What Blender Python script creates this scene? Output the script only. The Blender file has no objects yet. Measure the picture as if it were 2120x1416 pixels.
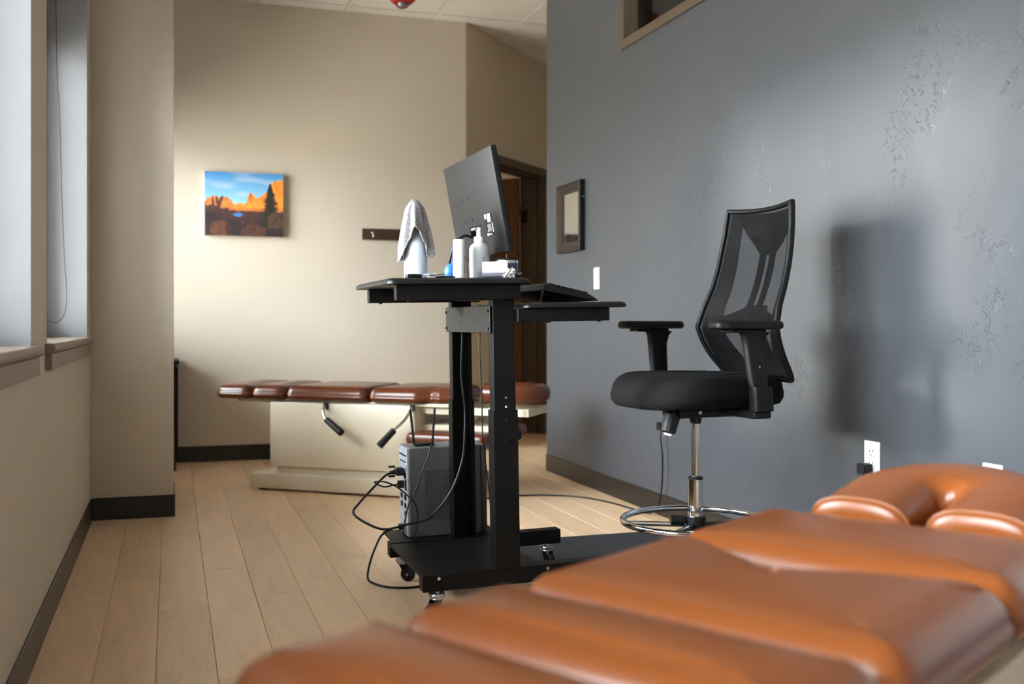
import bpy, bmesh, math, random
from mathutils import Vector, Matrix, noise as mnoise
from mathutils.geometry import delaunay_2d_cdt
random.seed(7)
PI = math.pi
scene = bpy.context.scene
COL = scene.collection

# ------------------------------------------------------------------ camera
FPX = 2150.0
YAW = math.atan(705.0 / FPX)
cam_d = bpy.data.cameras.new('camera')
cam_d.sensor_width = 36.0
cam_d.lens = 36.0 * FPX / 2120.0
cam_d.shift_y = -39.0 / 2120.0
cam_d.clip_start = 0.05
cam_d.dof.use_dof = True
cam_d.dof.focus_distance = 3.35
cam_d.dof.aperture_fstop = 2.8
cam = bpy.data.objects.new('camera', cam_d)
cam.location = (0, 0, 0.90)
cam.rotation_euler = (PI / 2, 0, -YAW)
COL.objects.link(cam)
scene.camera = cam

# ------------------------------------------------------------------ exposure
vs = scene.view_settings
vs.view_transform = 'Standard'
vs.look = 'None'
vs.gamma = 1.0
vs.use_curve_mapping = False
vs.exposure = 0.5
scene.cycles.use_light_tree = False
scene.cycles.adaptive_threshold = 0.04
scene.cycles.max_bounces = 6
scene.cycles.diffuse_bounces = 4
scene.cycles.glossy_bounces = 4
scene.cycles.transparent_max_bounces = 8

# ------------------------------------------------------------------ sky
SKY_STRENGTH = 28.5
world = bpy.data.worlds.new('World')
scene.world = world
world.use_nodes = True
wn, wl = world.node_tree.nodes, world.node_tree.links
wn.clear()
w_out = wn.new('ShaderNodeOutputWorld')
w_bg = wn.new('ShaderNodeBackground')
w_tc = wn.new('ShaderNodeTexCoord')
w_sep = wn.new('ShaderNodeSeparateXYZ')
w_map = wn.new('ShaderNodeMapRange')
w_map.inputs['From Min'].default_value = -0.06
w_map.inputs['From Max'].default_value = 0.10
w_ramp = wn.new('ShaderNodeValToRGB')
w_ramp.color_ramp.elements[0].color = (0.46, 0.44, 0.41, 1)
w_ramp.color_ramp.elements[1].color = (0.86, 0.92, 1.0, 1)
wl.new(w_tc.outputs['Generated'], w_sep.inputs[0])
wl.new(w_sep.outputs['Z'], w_map.inputs['Value'])
wl.new(w_map.outputs[0], w_ramp.inputs[0])
wl.new(w_ramp.outputs[0], w_bg.inputs['Color'])
w_bg.inputs['Strength'].default_value = SKY_STRENGTH
wl.new(w_bg.outputs[0], w_out.inputs[0])

# ------------------------------------------------------------------ low, hazy sun through the windows
sun_d = bpy.data.lights.new('sun', 'SUN')
sun_d.energy = 5.0
sun_d.angle = math.radians(8.0)
sun_d.color = (1.0, 0.95, 0.88)
sun = bpy.data.objects.new('sun', sun_d)
sun.rotation_euler = Vector((0.358, -0.136, -0.050)).to_track_quat('-Z', 'Y').to_euler()
sun.location = (-6, 5, 4)
COL.objects.link(sun)

# windows: name -> (y0, y1); sky portals sit just outside the panes
WZ0, WZ1, WZG = 0.84, 2.66, 2.12      # sill, head of the recess, top of the glass
WINDOWS = [(-2.25, -0.81), (-0.45, 1.08), (1.45, 2.98), (3.34, 4.87), (5.58, 6.96)]
XL = -0.35          # inner face of the window wall
for i, (a, b) in enumerate(WINDOWS):
    p = bpy.data.lights.new('window_portal', 'AREA')
    p.shape = 'RECTANGLE'
    p.size = WZG - WZ0
    p.size_y = b - a
    p.cycles.is_portal = True
    po = bpy.data.objects.new('window_portal', p)
    po.location = (XL - 0.34, (a + b) / 2, (WZ0 + WZG) / 2)
    po.rotation_euler = (0, -PI / 2, 0)
    COL.objects.link(po)

# ================================================================== materials
MATS = {}
def mat(name, color, rough=0.5, metal=0.0, vary=0.06, scale=8.0, bump=0.0, bscale=60.0, spec=0.5, coat=0.0, stretch=None, sheen=0.0):
    m = bpy.data.materials.new(name)
    m.use_nodes = True
    nt = m.node_tree
    b = nt.nodes['Principled BSDF']
    b.inputs['Roughness'].default_value = rough
    b.inputs['Metallic'].default_value = metal
    b.inputs['Specular IOR Level'].default_value = spec
    if coat:
        b.inputs['Coat Weight'].default_value = coat
        b.inputs['Coat Roughness'].default_value = 0.15
    if sheen:
        b.inputs['Sheen Weight'].default_value = sheen
    tc = nt.nodes.new('ShaderNodeTexCoord')
    mp = nt.nodes.new('ShaderNodeMapping')
    if stretch:
        mp.inputs['Scale'].default_value = stretch
    nt.links.new(tc.outputs['Object'], mp.inputs[0])
    n = nt.nodes.new('ShaderNodeTexNoise')
    n.inputs['Scale'].default_value = scale
    n.inputs['Detail'].default_value = 4
    nt.links.new(mp.outputs[0], n.inputs['Vector'])
    r = nt.nodes.new('ShaderNodeValToRGB')
    c = color
    r.color_ramp.elements[0].position = 0.3
    r.color_ramp.elements[1].position = 0.7
    r.color_ramp.elements[0].color = (c[0] * (1 - vary), c[1] * (1 - vary), c[2] * (1 - vary), 1)
    r.color_ramp.elements[1].color = (min(1, c[0] * (1 + vary)), min(1, c[1] * (1 + vary)), min(1, c[2] * (1 + vary)), 1)
    nt.links.new(n.outputs['Fac'], r.inputs[0])
    nt.links.new(r.outputs[0], b.inputs['Base Color'])
    if bump:
        n2 = nt.nodes.new('ShaderNodeTexNoise')
        n2.inputs['Scale'].default_value = bscale
        n2.inputs['Detail'].default_value = 3
        nt.links.new(mp.outputs[0], n2.inputs['Vector'])
        bp = nt.nodes.new('ShaderNodeBump')
        bp.inputs['Strength'].default_value = bump
        bp.inputs['Distance'].default_value = 0.002
        nt.links.new(n2.outputs['Fac'], bp.inputs['Height'])
        nt.links.new(bp.outputs[0], b.inputs['Normal'])
    MATS[name] = m
    return m

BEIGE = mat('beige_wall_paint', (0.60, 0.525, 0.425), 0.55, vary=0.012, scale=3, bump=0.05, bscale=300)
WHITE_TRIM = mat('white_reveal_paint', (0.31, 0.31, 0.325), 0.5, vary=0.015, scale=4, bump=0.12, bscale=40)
CEIL = mat('ceiling_tile', (0.72, 0.67, 0.60), 0.9, vary=0.03, scale=60, bump=0.25, bscale=220)
TBAR = mat('ceiling_grid', (0.74, 0.70, 0.63), 0.5, vary=0.01)
BASEB = mat('vinyl_base', (0.012, 0.0095, 0.008), 0.36, vary=0.05, bump=0.05, bscale=20)
SILL = mat('sill_wood', (0.24, 0.175, 0.135), 0.42, vary=0.10, scale=6, bump=0.08, bscale=40, stretch=(10, 1, 10))
FRAME = mat('brown_frame', (0.085, 0.060, 0.042), 0.45, vary=0.05, scale=6)
DOORW = mat('door_wood', (0.20, 0.085, 0.032), 0.40, vary=0.16, scale=5, stretch=(6, 6, 0.6))
BLACK = mat('black_powder_coat', (0.0050, 0.0045, 0.0043), 0.46, vary=0.05, scale=30, bump=0.06, bscale=500, spec=0.16)
BLACKP = mat('black_plastic', (0.0042, 0.0042, 0.0046), 0.45, vary=0.05, scale=20, bump=0.05, bscale=300, spec=0.32)
BLACKL = mat('black_laminate', (0.0065, 0.0065, 0.007), 0.38, vary=0.15, scale=120, bump=0.10, bscale=700, spec=0.35)
PVC = mat('black_edge_band', (0.010, 0.010, 0.011), 0.30, vary=0.05)
FABRIC = mat('black_seat_fabric', (0.0032, 0.0032, 0.0037), 0.85, vary=0.2, scale=300, bump=0.5, bscale=500, spec=0.15)
CHROME = mat('chrome', (0.80, 0.80, 0.81), 0.10, metal=1.0, vary=0.01)
STEEL = mat('zinc_steel', (0.58, 0.60, 0.62), 0.28, metal=1.0, vary=0.03, scale=20)
RUBBER = mat('black_rubber', (0.006, 0.006, 0.0065), 0.5, vary=0.05, spec=0.35)
CABLE = mat('black_cable', (0.006, 0.006, 0.007), 0.38, vary=0.03, spec=0.4)
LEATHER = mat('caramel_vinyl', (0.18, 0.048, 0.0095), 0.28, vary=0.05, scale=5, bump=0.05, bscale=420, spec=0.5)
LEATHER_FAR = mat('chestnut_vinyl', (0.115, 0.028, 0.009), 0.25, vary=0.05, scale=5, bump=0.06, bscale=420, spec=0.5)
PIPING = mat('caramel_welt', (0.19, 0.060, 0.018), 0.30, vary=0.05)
CREAM = mat('cream_enamel', (0.72, 0.63, 0.48), 0.36, vary=0.015, scale=3)
WHITEP = mat('white_plastic', (0.72, 0.72, 0.71), 0.30, vary=0.01)
IVORY = mat('outlet_plastic', (0.82, 0.79, 0.72), 0.30, vary=0.01)
GREYM = mat('grey_metal_case', (0.105, 0.108, 0.115), 0.45, metal=0.0, vary=0.03, scale=12)
GREYD = mat('grey_case_bezel', (0.075, 0.075, 0.075), 0.4, vary=0.04)
PANEL = mat('grey_cross_panel', (0.012, 0.0112, 0.0105), 0.5, vary=0.04, spec=0.2)
IOSTEEL = mat('io_panel_steel', (0.42, 0.44, 0.48), 0.35, metal=0.35, vary=0.35, scale=60)
MONB = mat('monitor_back_plastic', (0.0075, 0.0075, 0.008), 0.50, vary=0.06, scale=14, bump=0.15, bscale=160, spec=0.2)
SCREEN = mat('monitor_screen_glass', (0.006, 0.006, 0.007), 0.12, vary=0.02)
LABEL = mat('label_white', (0.5, 0.5, 0.5), 0.5, vary=0.02)
INK = mat('label_ink', (0.004, 0.004, 0.005), 0.6, vary=0.02, spec=0.1)
BOTTLE = mat('frosted_bottle', (0.50, 0.56, 0.62), 0.30, vary=0.02)
TUBEW = mat('white_bottle', (0.70, 0.72, 0.74), 0.30, vary=0.01)
BLUE = mat('blue_plastic', (0.012, 0.045, 0.36), 0.35, vary=0.05)
BALL = mat('blue_ball', (0.03, 0.22, 0.75), 0.40, vary=0.05)
PURPLE = mat('purple_enamel', (0.060, 0.062, 0.18), 0.35, vary=0.04)
PAPER = mat('white_card', (0.50, 0.49, 0.49), 0.6, vary=0.01)
MATRUB = mat('mat_rubber', (0.020, 0.021, 0.024), 0.55, vary=0.3, scale=14, bump=0.3, bscale=90)
HOLEDISC = mat('hole_disc_metal', (0.5, 0.5, 0.48), 0.3, metal=1.0, vary=0.02)
RACKW = mat('walnut_board', (0.050, 0.023, 0.010), 0.5, vary=0.2, scale=6, stretch=(1, 8, 8))
MFRAME = mat('mirror_frame_wood', (0.034, 0.024, 0.017), 0.55, vary=0.10, scale=10, spec=0.2)
CABINET = mat('dark_cabinet', (0.006, 0.0055, 0.0055), 0.5, vary=0.05, spec=0.3)
RED = mat('alarm_red', (0.42, 0.012, 0.012), 0.35, vary=0.03)
CANVAS_EDGE = mat('canvas_edge', (0.62, 0.60, 0.58), 0.7, vary=0.02)
TOEKICK = mat('floor_core', (0.40, 0.27, 0.15), 0.5, vary=0.05)

def node(m, t, **kw):
    n = m.node_tree.nodes.new(t)
    for k, v in kw.items():
        setattr(n, k, v)
    return n

# slate-blue wall with random trowel ridges
GREY = mat('slate_wall_paint', (0.062, 0.067, 0.077), 0.40, vary=0.03, scale=3, spec=0.5)
def slate_texture():
    m = GREY
    L = m.node_tree.links
    b = m.node_tree.nodes['Principled BSDF']
    tc = node(m, 'ShaderNodeTexCoord')
    big = node(m, 'ShaderNodeTexNoise')
    big.inputs['Scale'].default_value = 3.2
    big.inputs['Detail'].default_value = 2
    L.new(tc.outputs['Object'], big.inputs['Vector'])
    mask = node(m, 'ShaderNodeMapRange')
    mask.inputs['From Min'].default_value = 0.52
    mask.inputs['From Max'].default_value = 0.66
    L.new(big.outputs['Fac'], mask.inputs['Value'])
    fine = node(m, 'ShaderNodeTexNoise')
    fine.inputs['Scale'].default_value = 24
    fine.inputs['Detail'].default_value = 5
    fine.inputs['Distortion'].default_value = 1.6
    L.new(tc.outputs['Object'], fine.inputs['Vector'])
    rid = node(m, 'ShaderNodeMapRange')
    rid.inputs['From Min'].default_value = 0.56
    rid.inputs['From Max'].default_value = 0.60
    L.new(fine.outputs['Fac'], rid.inputs['Value'])
    mul = node(m, 'ShaderNodeMath', operation='MULTIPLY')
    L.new(mask.outputs[0], mul.inputs[0])
    L.new(rid.outputs[0], mul.inputs[1])
    soft = node(m, 'ShaderNodeTexNoise')
    soft.inputs['Scale'].default_value = 5
    L.new(tc.outputs['Object'], soft.inputs['Vector'])
    add = node(m, 'ShaderNodeMath', operation='MULTIPLY_ADD')
    L.new(soft.outputs['Fac'], add.inputs[0])
    add.inputs[1].default_value = 0.8
    L.new(mul.outputs[0], add.inputs[2])
    bp = node(m, 'ShaderNodeBump')
    bp.inputs['Strength'].default_value = 0.6
    bp.inputs['Distance'].default_value = 0.005
    L.new(add.outputs[0], bp.inputs['Height'])
    L.new(bp.outputs[0], b.inputs['Normal'])
slate_texture()

# maple floor plank: grain along Y, a tone per plank
PLANK = mat('maple_plank', (0.82, 0.565, 0.35), 0.36, vary=0.07, scale=3.0, stretch=(7, 0.9, 7), spec=0.45)
def plank_tone():
    m = PLANK
    L = m.node_tree.links
    b = m.node_tree.nodes['Principled BSDF']
    old = b.inputs['Base Color'].links[0].from_socket
    oi = node(m, 'ShaderNodeObjectInfo')
    hs = node(m, 'ShaderNodeHueSaturation')
    mr = node(m, 'ShaderNodeMapRange')
    mr.inputs['To Min'].default_value = 0.93
    mr.inputs['To Max'].default_value = 1.07
    L.new(oi.outputs['Random'], mr.inputs['Value'])
    L.new(mr.outputs[0], hs.inputs['Value'])
    # cathedral grain: stretched distorted rings offset per plank
    tc = node(m, 'ShaderNodeTexCoord')
    ad = node(m, 'ShaderNodeVectorMath', operation='ADD')
    cmb = node(m, 'ShaderNodeCombineXYZ')
    mu = node(m, 'ShaderNodeMath', operation='MULTIPLY')
    mu.inputs[1].default_value = 37.0
    L.new(oi.outputs['Random'], mu.inputs[0])
    L.new(mu.outputs[0], cmb.inputs['X'])
    L.new(mu.outputs[0], cmb.inputs['Y'])
    L.new(tc.outputs['Object'], ad.inputs[0])
    L.new(cmb.outputs[0], ad.inputs[1])
    mp = node(m, 'ShaderNodeMapping')
    mp.inputs['Scale'].default_value = (9, 1.3, 9)
    L.new(ad.outputs[0], mp.inputs[0])
    n1 = node(m, 'ShaderNodeTexNoise')
    n1.inputs['Scale'].default_value = 1.4
    n1.inputs['Detail'].default_value = 2
    L.new(mp.outputs[0], n1.inputs['Vector'])
    m2 = node(m, 'ShaderNodeMath', operation='MULTIPLY')
    m2.inputs[1].default_value = 16.0
    L.new(n1.outputs['Fac'], m2.inputs[0])
    fr = node(m, 'ShaderNodeMath', operation='FRACT')
    L.new(m2.outputs[0], fr.inputs[0])
    rp = node(m, 'ShaderNodeValToRGB')
    rp.color_ramp.elements[0].color = (0.86, 0.84, 0.82, 1)
    rp.color_ramp.elements[1].color = (1, 1, 1, 1)
    rp.color_ramp.elements[0].position = 0.0
    rp.color_ramp.elements[1].position = 0.35
    L.new(fr.outputs[0], rp.inputs[0])
    mx = node(m, 'ShaderNodeMixRGB', blend_type='MULTIPLY')
    mx.inputs['Fac'].default_value = 0.55
    L.new(old, mx.inputs[1])
    L.new(rp.outputs[0], mx.inputs[2])
    L.new(mx.outputs[0], hs.inputs['Color'])
    L.new(hs.outputs[0], b.inputs['Base Color'])
plank_tone()

def glass_mat(name, tint=(1, 1, 1), gloss=1.0):
    m = bpy.data.materials.new(name)
    m.use_nodes = True
    nt = m.node_tree
    nt.nodes.clear()
    o = nt.nodes.new('ShaderNodeOutputMaterial')
    t = nt.nodes.new('ShaderNodeBsdfTransparent')
    t.inputs[0].default_value = (*tint, 1)
    g = nt.nodes.new('ShaderNodeBsdfGlossy')
    g.inputs['Roughness'].default_value = 0.03
    f = nt.nodes.new('ShaderNodeFresnel')
    f.inputs[0].default_value = 1.45
    mu = nt.nodes.new('ShaderNodeMath')
    mu.operation = 'MULTIPLY'
    mu.inputs[1].default_value = gloss
    x = nt.nodes.new('ShaderNodeMixShader')
    nt.links.new(f.outputs[0], mu.inputs[0])
    nt.links.new(mu.outputs[0], x.inputs[0])
    nt.links.new(t.outputs[0], x.inputs[1])
    nt.links.new(g.outputs[0], x.inputs[2])
    nt.links.new(x.outputs[0], o.inputs[0])
    return m
GLASS = glass_mat('window_glass', (0.96, 0.98, 0.97))
ACRYLIC = glass_mat('clear_acrylic', (0.90, 0.90, 0.95))
WRAP = mat('crinkled_wrap', (0.62, 0.60, 0.57), 0.18, vary=0.25, scale=90, metal=0.35)

def mirror_mat():
    return mat('mirror_silver', (0.86, 0.86, 0.85), 0.02, metal=1.0, vary=0.005)
MIRROR = mirror_mat()

def shade_mat():
    m = bpy.data.materials.new('roller_fabric')
    m.use_nodes = True
    nt = m.node_tree
    nt.nodes.clear()
    o = nt.nodes.new('ShaderNodeOutputMaterial')
    d = nt.nodes.new('ShaderNodeBsdfDiffuse')
    t = nt.nodes.new('ShaderNodeBsdfTranslucent')
    n = nt.nodes.new('ShaderNodeTexNoise')
    n.inputs['Scale'].default_value = 300
    r = nt.nodes.new('ShaderNodeValToRGB')
    r.color_ramp.elements[0].color = (0.72, 0.72, 0.70, 1)
    r.color_ramp.elements[1].color = (0.82, 0.82, 0.80, 1)
    nt.links.new(n.outputs['Fac'], r.inputs[0])
    nt.links.new(r.outputs[0], d.inputs[0])
    nt.links.new(r.outputs[0], t.inputs[0])
    x = nt.nodes.new('ShaderNodeMixShader')
    x.inputs[0].default_value = 0.6
    nt.links.new(d.outputs[0], x.inputs[1])
    nt.links.new(t.outputs[0], x.inputs[2])
    nt.links.new(x.outputs[0], o.inputs[0])
    return m
SHADE = shade_mat()

def mesh_fabric_mat():
    # open chair mesh: a woven grid with real see-through holes
    m = bpy.data.materials.new('open_mesh_fabric')
    m.use_nodes = True
    nt = m.node_tree
    b = nt.nodes['Principled BSDF']
    b.inputs['Base Color'].default_value = (0.005, 0.005, 0.006, 1)
    b.inputs['Roughness'].default_value = 0.7
    b.inputs['Specular IOR Level'].default_value = 0.2
    out = nt.nodes['Material Output']
    uv = nt.nodes.new('ShaderNodeUVMap')
    sep = nt.nodes.new('ShaderNodeSeparateXYZ')
    nt.links.new(uv.outputs[0], sep.inputs[0])
    def wave(sock_a, sock_b, sign):
        a = nt.nodes.new('ShaderNodeMath'); a.operation = 'ADD' if sign > 0 else 'SUBTRACT'
        nt.links.new(sock_a, a.inputs[0]); nt.links.new(sock_b, a.inputs[1])
        s = nt.nodes.new('ShaderNodeMath'); s.operation = 'SINE'
        nt.links.new(a.outputs[0], s.inputs[0])
        return s.outputs[0]
    s1 = wave(sep.outputs[0], sep.outputs[1], 1)
    s2 = wave(sep.outputs[0], sep.outputs[1], -1)
    mu = nt.nodes.new('ShaderNodeMath'); mu.operation = 'MULTIPLY'
    nt.links.new(s1, mu.inputs[0]); nt.links.new(s2, mu.inputs[1])
    ab = nt.nodes.new('ShaderNodeMath'); ab.operation = 'ABSOLUTE'
    nt.links.new(mu.outputs[0], ab.inputs[0])
    gt = nt.nodes.new('ShaderNodeMath'); gt.operation = 'GREATER_THAN'
    gt.inputs[1].default_value = 0.60
    nt.links.new(ab.outputs[0], gt.inputs[0])
    tr = nt.nodes.new('ShaderNodeBsdfTransparent')
    mx = nt.nodes.new('ShaderNodeMixShader')
    nt.links.new(gt.outputs[0], mx.inputs[0])
    nt.links.new(b.outputs[0], mx.inputs[1])
    nt.links.new(tr.outputs[0], mx.inputs[2])
    nt.links.new(mx.outputs[0], out.inputs[0])
    return m
MESHFAB = mesh_fabric_mat()

def towel_mat():
    m = mat('grey_waffle_knit', (0.25, 0.24, 0.25), 0.9, vary=0.12, scale=90, spec=0.2, sheen=0.3)
    L = m.node_tree.links
    b = m.node_tree.nodes['Principled BSDF']
    tc = node(m, 'ShaderNodeTexCoord')
    w1 = node(m, 'ShaderNodeTexWave', bands_direction='Z')
    w1.inputs['Scale'].default_value = 44
    w1.inputs['Distortion'].default_value = 1.5
    L.new(tc.outputs['Object'], w1.inputs['Vector'])
    v = node(m, 'ShaderNodeTexVoronoi')
    v.inputs['Scale'].default_value = 190
    L.new(tc.outputs['Object'], v.inputs['Vector'])
    ad = node(m, 'ShaderNodeMath', operation='MULTIPLY_ADD')
    L.new(v.outputs['Distance'], ad.inputs[0])
    ad.inputs[1].default_value = -1.6
    L.new(w1.outputs['Fac'], ad.inputs[2])
    bp = node(m, 'ShaderNodeBump')
    bp.inputs['Strength'].default_value = 0.4
    bp.inputs['Distance'].default_value = 0.003
    L.new(ad.outputs[0], bp.inputs['Height'])
    L.new(bp.outputs[0], b.inputs['Normal'])
    return m
TOWEL = towel_mat()

def perforated_mat():
    m = mat('perforated_grille', (0.05, 0.05, 0.052), 0.5, vary=0.02)
    L = m.node_tree.links
    b = m.node_tree.nodes['Principled BSDF']
    tc = node(m, 'ShaderNodeTexCoord')
    v = node(m, 'ShaderNodeTexVoronoi')
    v.inputs['Scale'].default_value = 150
    v.inputs['Randomness'].default_value = 0.0
    L.new(tc.outputs['Object'], v.inputs['Vector'])
    r = node(m, 'ShaderNodeValToRGB')
    r.color_ramp.elements[0].position = 0.33
    r.color_ramp.elements[1].position = 0.40
    r.color_ramp.elements[0].color = (0.012, 0.012, 0.013, 1)
    r.color_ramp.elements[1].color = (0.105, 0.106, 0.112, 1)
    L.new(v.outputs['Distance'], r.inputs[0])
    L.new(r.outputs[0], b.inputs['Base Color'])
    return m
PERF = perforated_mat()

def print_mat():
    m = bpy.data.materials.new('canvas_print')
    m.use_nodes = True
    nt = m.node_tree
    b = nt.nodes['Principled BSDF']
    b.inputs['Roughness'].default_value = 0.55
    a = nt.nodes.new('ShaderNodeVertexColor')
    a.layer_name = 'print'
    nt.links.new(a.outputs[0], b.inputs['Base Color'])
    return m
PRINT = print_mat()

# ================================================================== mesh helpers
def new_obj(name, me, m, parent=None, smooth=False, mw=None):
    o = bpy.data.objects.new(name, me)
    COL.objects.link(o)
    if m is not None:
        me.materials.append(m)
    if smooth:
        for p in me.polygons:
            p.use_smooth = True
    if parent is not None:
        o.parent = parent
    if mw is not None:
        o.matrix_basis = mw
    return o

def finish(name, bm, m, parent=None, smooth=False, auto=None):
    bmesh.ops.recalc_face_normals(bm, faces=bm.faces[:])
    me = bpy.data.meshes.new(name)
    if auto is not None:
        for f in bm.faces:
            f.smooth = True
        for e in bm.edges:
            if len(e.link_faces) == 2 and e.calc_face_angle(0) > math.radians(auto):
                e.smooth = False
    bm.to_mesh(me)
    bm.free()
    return new_obj(name, me, m, parent, smooth)

def tag(o, label=None, cat=None, group=None, kind=None):
    if label: o['label'] = label
    if cat: o['category'] = cat
    if group: o['group'] = group
    if kind: o['kind'] = kind
    return o

def thing(name, label, cat, loc=(0, 0, 0), rot=(0, 0, 0), group=None):
    o = bpy.data.objects.new(name, None)
    o.empty_display_size = 0.1
    COL.objects.link(o)
    o.location = loc
    o.rotation_euler = rot
    return tag(o, label, cat, group)

def struct(o):
    o['kind'] = 'structure'
    return o

def add_box(bm, x0, x1, y0, y1, z0, z1, bev=0.0, seg=2, mtx=None):
    vs_ = [bm.verts.new(p) for p in ((x0, y0, z0), (x1, y0, z0), (x1, y1, z0), (x0, y1, z0), (x0, y0, z1), (x1, y0, z1), (x1, y1, z1), (x0, y1, z1))]
    fs = [bm.faces.new([vs_[i] for i in q]) for q in ((0, 3, 2, 1), (4, 5, 6, 7), (0, 1, 5, 4), (1, 2, 6, 5), (2, 3, 7, 6), (3, 0, 4, 7))]
    vv = vs_
    if bev > 0:
        es = list({e for f in fs for e in f.edges})
        r = bmesh.ops.bevel(bm, geom=es, offset=bev, segments=seg, profile=0.5, affect='EDGES')
        vv = list({v for f in r['faces'] for v in f.verts} | {v for v in vs_ if v.is_valid})
    if mtx is not None:
        for v in vv:
            v.co = mtx @ v.co
    return vv

def box(name, x0, x1, y0, y1, z0, z1, m, parent=None, bev=0.0, seg=2, mtx=None):
    bm = bmesh.new()
    add_box(bm, min(x0, x1), max(x0, x1), min(y0, y1), max(y0, y1), min(z0, z1), max(z0, z1), bev, seg, mtx)
    return finish(name, bm, m, parent, auto=35 if bev else None)

def basis_from(d):
    d = d.normalized()
    up = Vector((0, 0, 1)) if abs(d.z) < 0.9 else Vector((1, 0, 0))
    u = d.cross(up).normalized()
    return u, d.cross(u).normalized()

def add_cyl(bm, p0, p1, r0, r1=None, n=20, cap=True):
    p0, p1 = Vector(p0), Vector(p1)
    r1 = r0 if r1 is None else r1
    u, v = basis_from(p1 - p0)
    a = [bm.verts.new(p0 + (u * math.cos(t) + v * math.sin(t)) * r0) for t in [2 * PI * i / n for i in range(n)]]
    b = [bm.verts.new(p1 + (u * math.cos(t) + v * math.sin(t)) * r1) for t in [2 * PI * i / n for i in range(n)]]
    for i in range(n):
        j = (i + 1) % n
        bm.faces.new((a[i], a[j], b[j], b[i]))
    if cap:
        bm.faces.new(a[::-1])
        bm.faces.new(b)

def cyl(name, p0, p1, r0, m, parent=None, r1=None, n=20):
    bm = bmesh.new()
    add_cyl(bm, p0, p1, r0, r1, n)
    return finish(name, bm, m, parent, auto=40)

def catmull(pts, n=8, closed=False):
    P = [Vector(p) for p in pts]
    out = []
    N = len(P)
    rng = range(N) if closed else range(N - 1)
    for i in rng:
        p1, p2 = P[i], P[(i + 1) % N]
        p0 = P[(i - 1) % N] if (closed or i > 0) else p1 * 2 - p2
        p3 = P[(i + 2) % N] if (closed or i + 2 < N) else p2 * 2 - p1
        for k in range(n):
            t = k / n
            out.append(0.5 * ((2 * p1) + (p2 - p0) * t + (2 * p0 - 5 * p1 + 4 * p2 - p3) * t * t + (3 * p1 - p0 - 3 * p2 + p3) * t ** 3))
    if not closed:
        out.append(P[-1])
    return out

def add_tube(bm, pts, r, n=10, closed=False, ry=None, rfun=None):
    P = [Vector(p) for p in pts]
    N = len(P)
    rings = []
    pu = None
    for i in range(N):
        if closed:
            d = P[(i + 1) % N] - P[i - 1]
        else:
            d = P[min(i + 1, N - 1)] - P[max(i - 1, 0)]
        if d.length < 1e-9:
            d = Vector((0, 0, 1))
        d.normalize()
        if pu is None:
            u, v = basis_from(d)
        else:
            u = (pu - d * pu.dot(d)).normalized()
            v = d.cross(u).normalized()
        pu = u
        k = rfun(i / max(1, N - 1)) if rfun else 1.0
        rings.append([bm.verts.new(P[i] + u * math.cos(2 * PI * j / n) * r * k + v * math.sin(2 * PI * j / n) * (ry or r) * k) for j in range(n)])
    M = N if closed else N - 1
    for i in range(M):
        a, b = rings[i], rings[(i + 1) % N]
        for j in range(n):
            q = (j + 1) % n
            bm.faces.new((a[j], a[q], b[q], b[j]))
    if not closed:
        bm.faces.new(rings[0][::-1])
        bm.faces.new(rings[-1])

def tube(name, pts, r, m, parent=None, n=10, closed=False, smoothn=8, ry=None):
    bm = bmesh.new()
    q = catmull(pts, smoothn, closed) if smoothn else pts
    add_tube(bm, q, r, n, closed, ry)
    return finish(name, bm, m, parent, auto=50)

def add_lathe(bm, prof, n=32, cx=0, cy=0):
    rings = []
    for r, z in prof:
        if r < 1e-6:
            rings.append([bm.verts.new((cx, cy, z))])
        else:
            rings.append([bm.verts.new((cx + r * math.cos(2 * PI * i / n), cy + r * math.sin(2 * PI * i / n), z)) for i in range(n)])
    for a, b in zip(rings, rings[1:]):
        for i in range(n):
            j = (i + 1) % n
            if len(a) == 1 and len(b) == 1:
                continue
            if len(a) == 1:
                bm.faces.new((a[0], b[j], b[i]))
            elif len(b) == 1:
                bm.faces.new((a[i], a[j], b[0]))
            else:
                bm.faces.new((a[i], a[j], b[j], b[i]))
    for k, s in ((0, 1), (-1, 1)):
        if len(rings[k]) > 1:
            bm.faces.new(rings[k] if k else rings[k][::-1])

def lathe(name, prof, m, parent=None, n=32, cx=0, cy=0, auto=40):
    bm = bmesh.new()
    add_lathe(bm, prof, n, cx, cy)
    return finish(name, bm, m, parent, auto=auto)

def round_poly(pts, rad, n=6):
    out = []
    N = len(pts)
    for i in range(N):
        p = Vector(pts[i]); a = Vector(pts[i - 1]); b = Vector(pts[(i + 1) % N])
        r = rad[i] if isinstance(rad, (list, tuple)) else rad
        if r <= 0:
            out.append(p); continue
        da, db = (a - p), (b - p)
        la, lb = da.length, db.length
        da.normalize(); db.normalize()
        ang = da.angle(db)
        t = min(r / math.tan(ang / 2), la * 0.48, lb * 0.48)
        s, e = p + da * t, p + db * t
        for k in range(n + 1):
            q = k / n
            out.append((1 - q) ** 2 * s + 2 * q * (1 - q) * p + q * q * e)
    return out

def densify(pts, step):
    out = []
    N = len(pts)
    for i in range(N):
        a, b = pts[i], pts[(i + 1) % N]
        k = max(1, int((b - a).length / step))
        for j in range(k):
            out.append(a + (b - a) * (j / k))
    return out

def add_prism(bm, pts, z0, z1):
    a = [bm.verts.new((p[0], p[1], z0)) for p in pts]
    b = [bm.verts.new((p[0], p[1], z1)) for p in pts]
    N = len(pts)
    for i in range(N):
        j = (i + 1) % N
        bm.faces.new((a[i], a[j], b[j], b[i]))
    bm.faces.new(a[::-1]); bm.faces.new(b)

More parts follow.
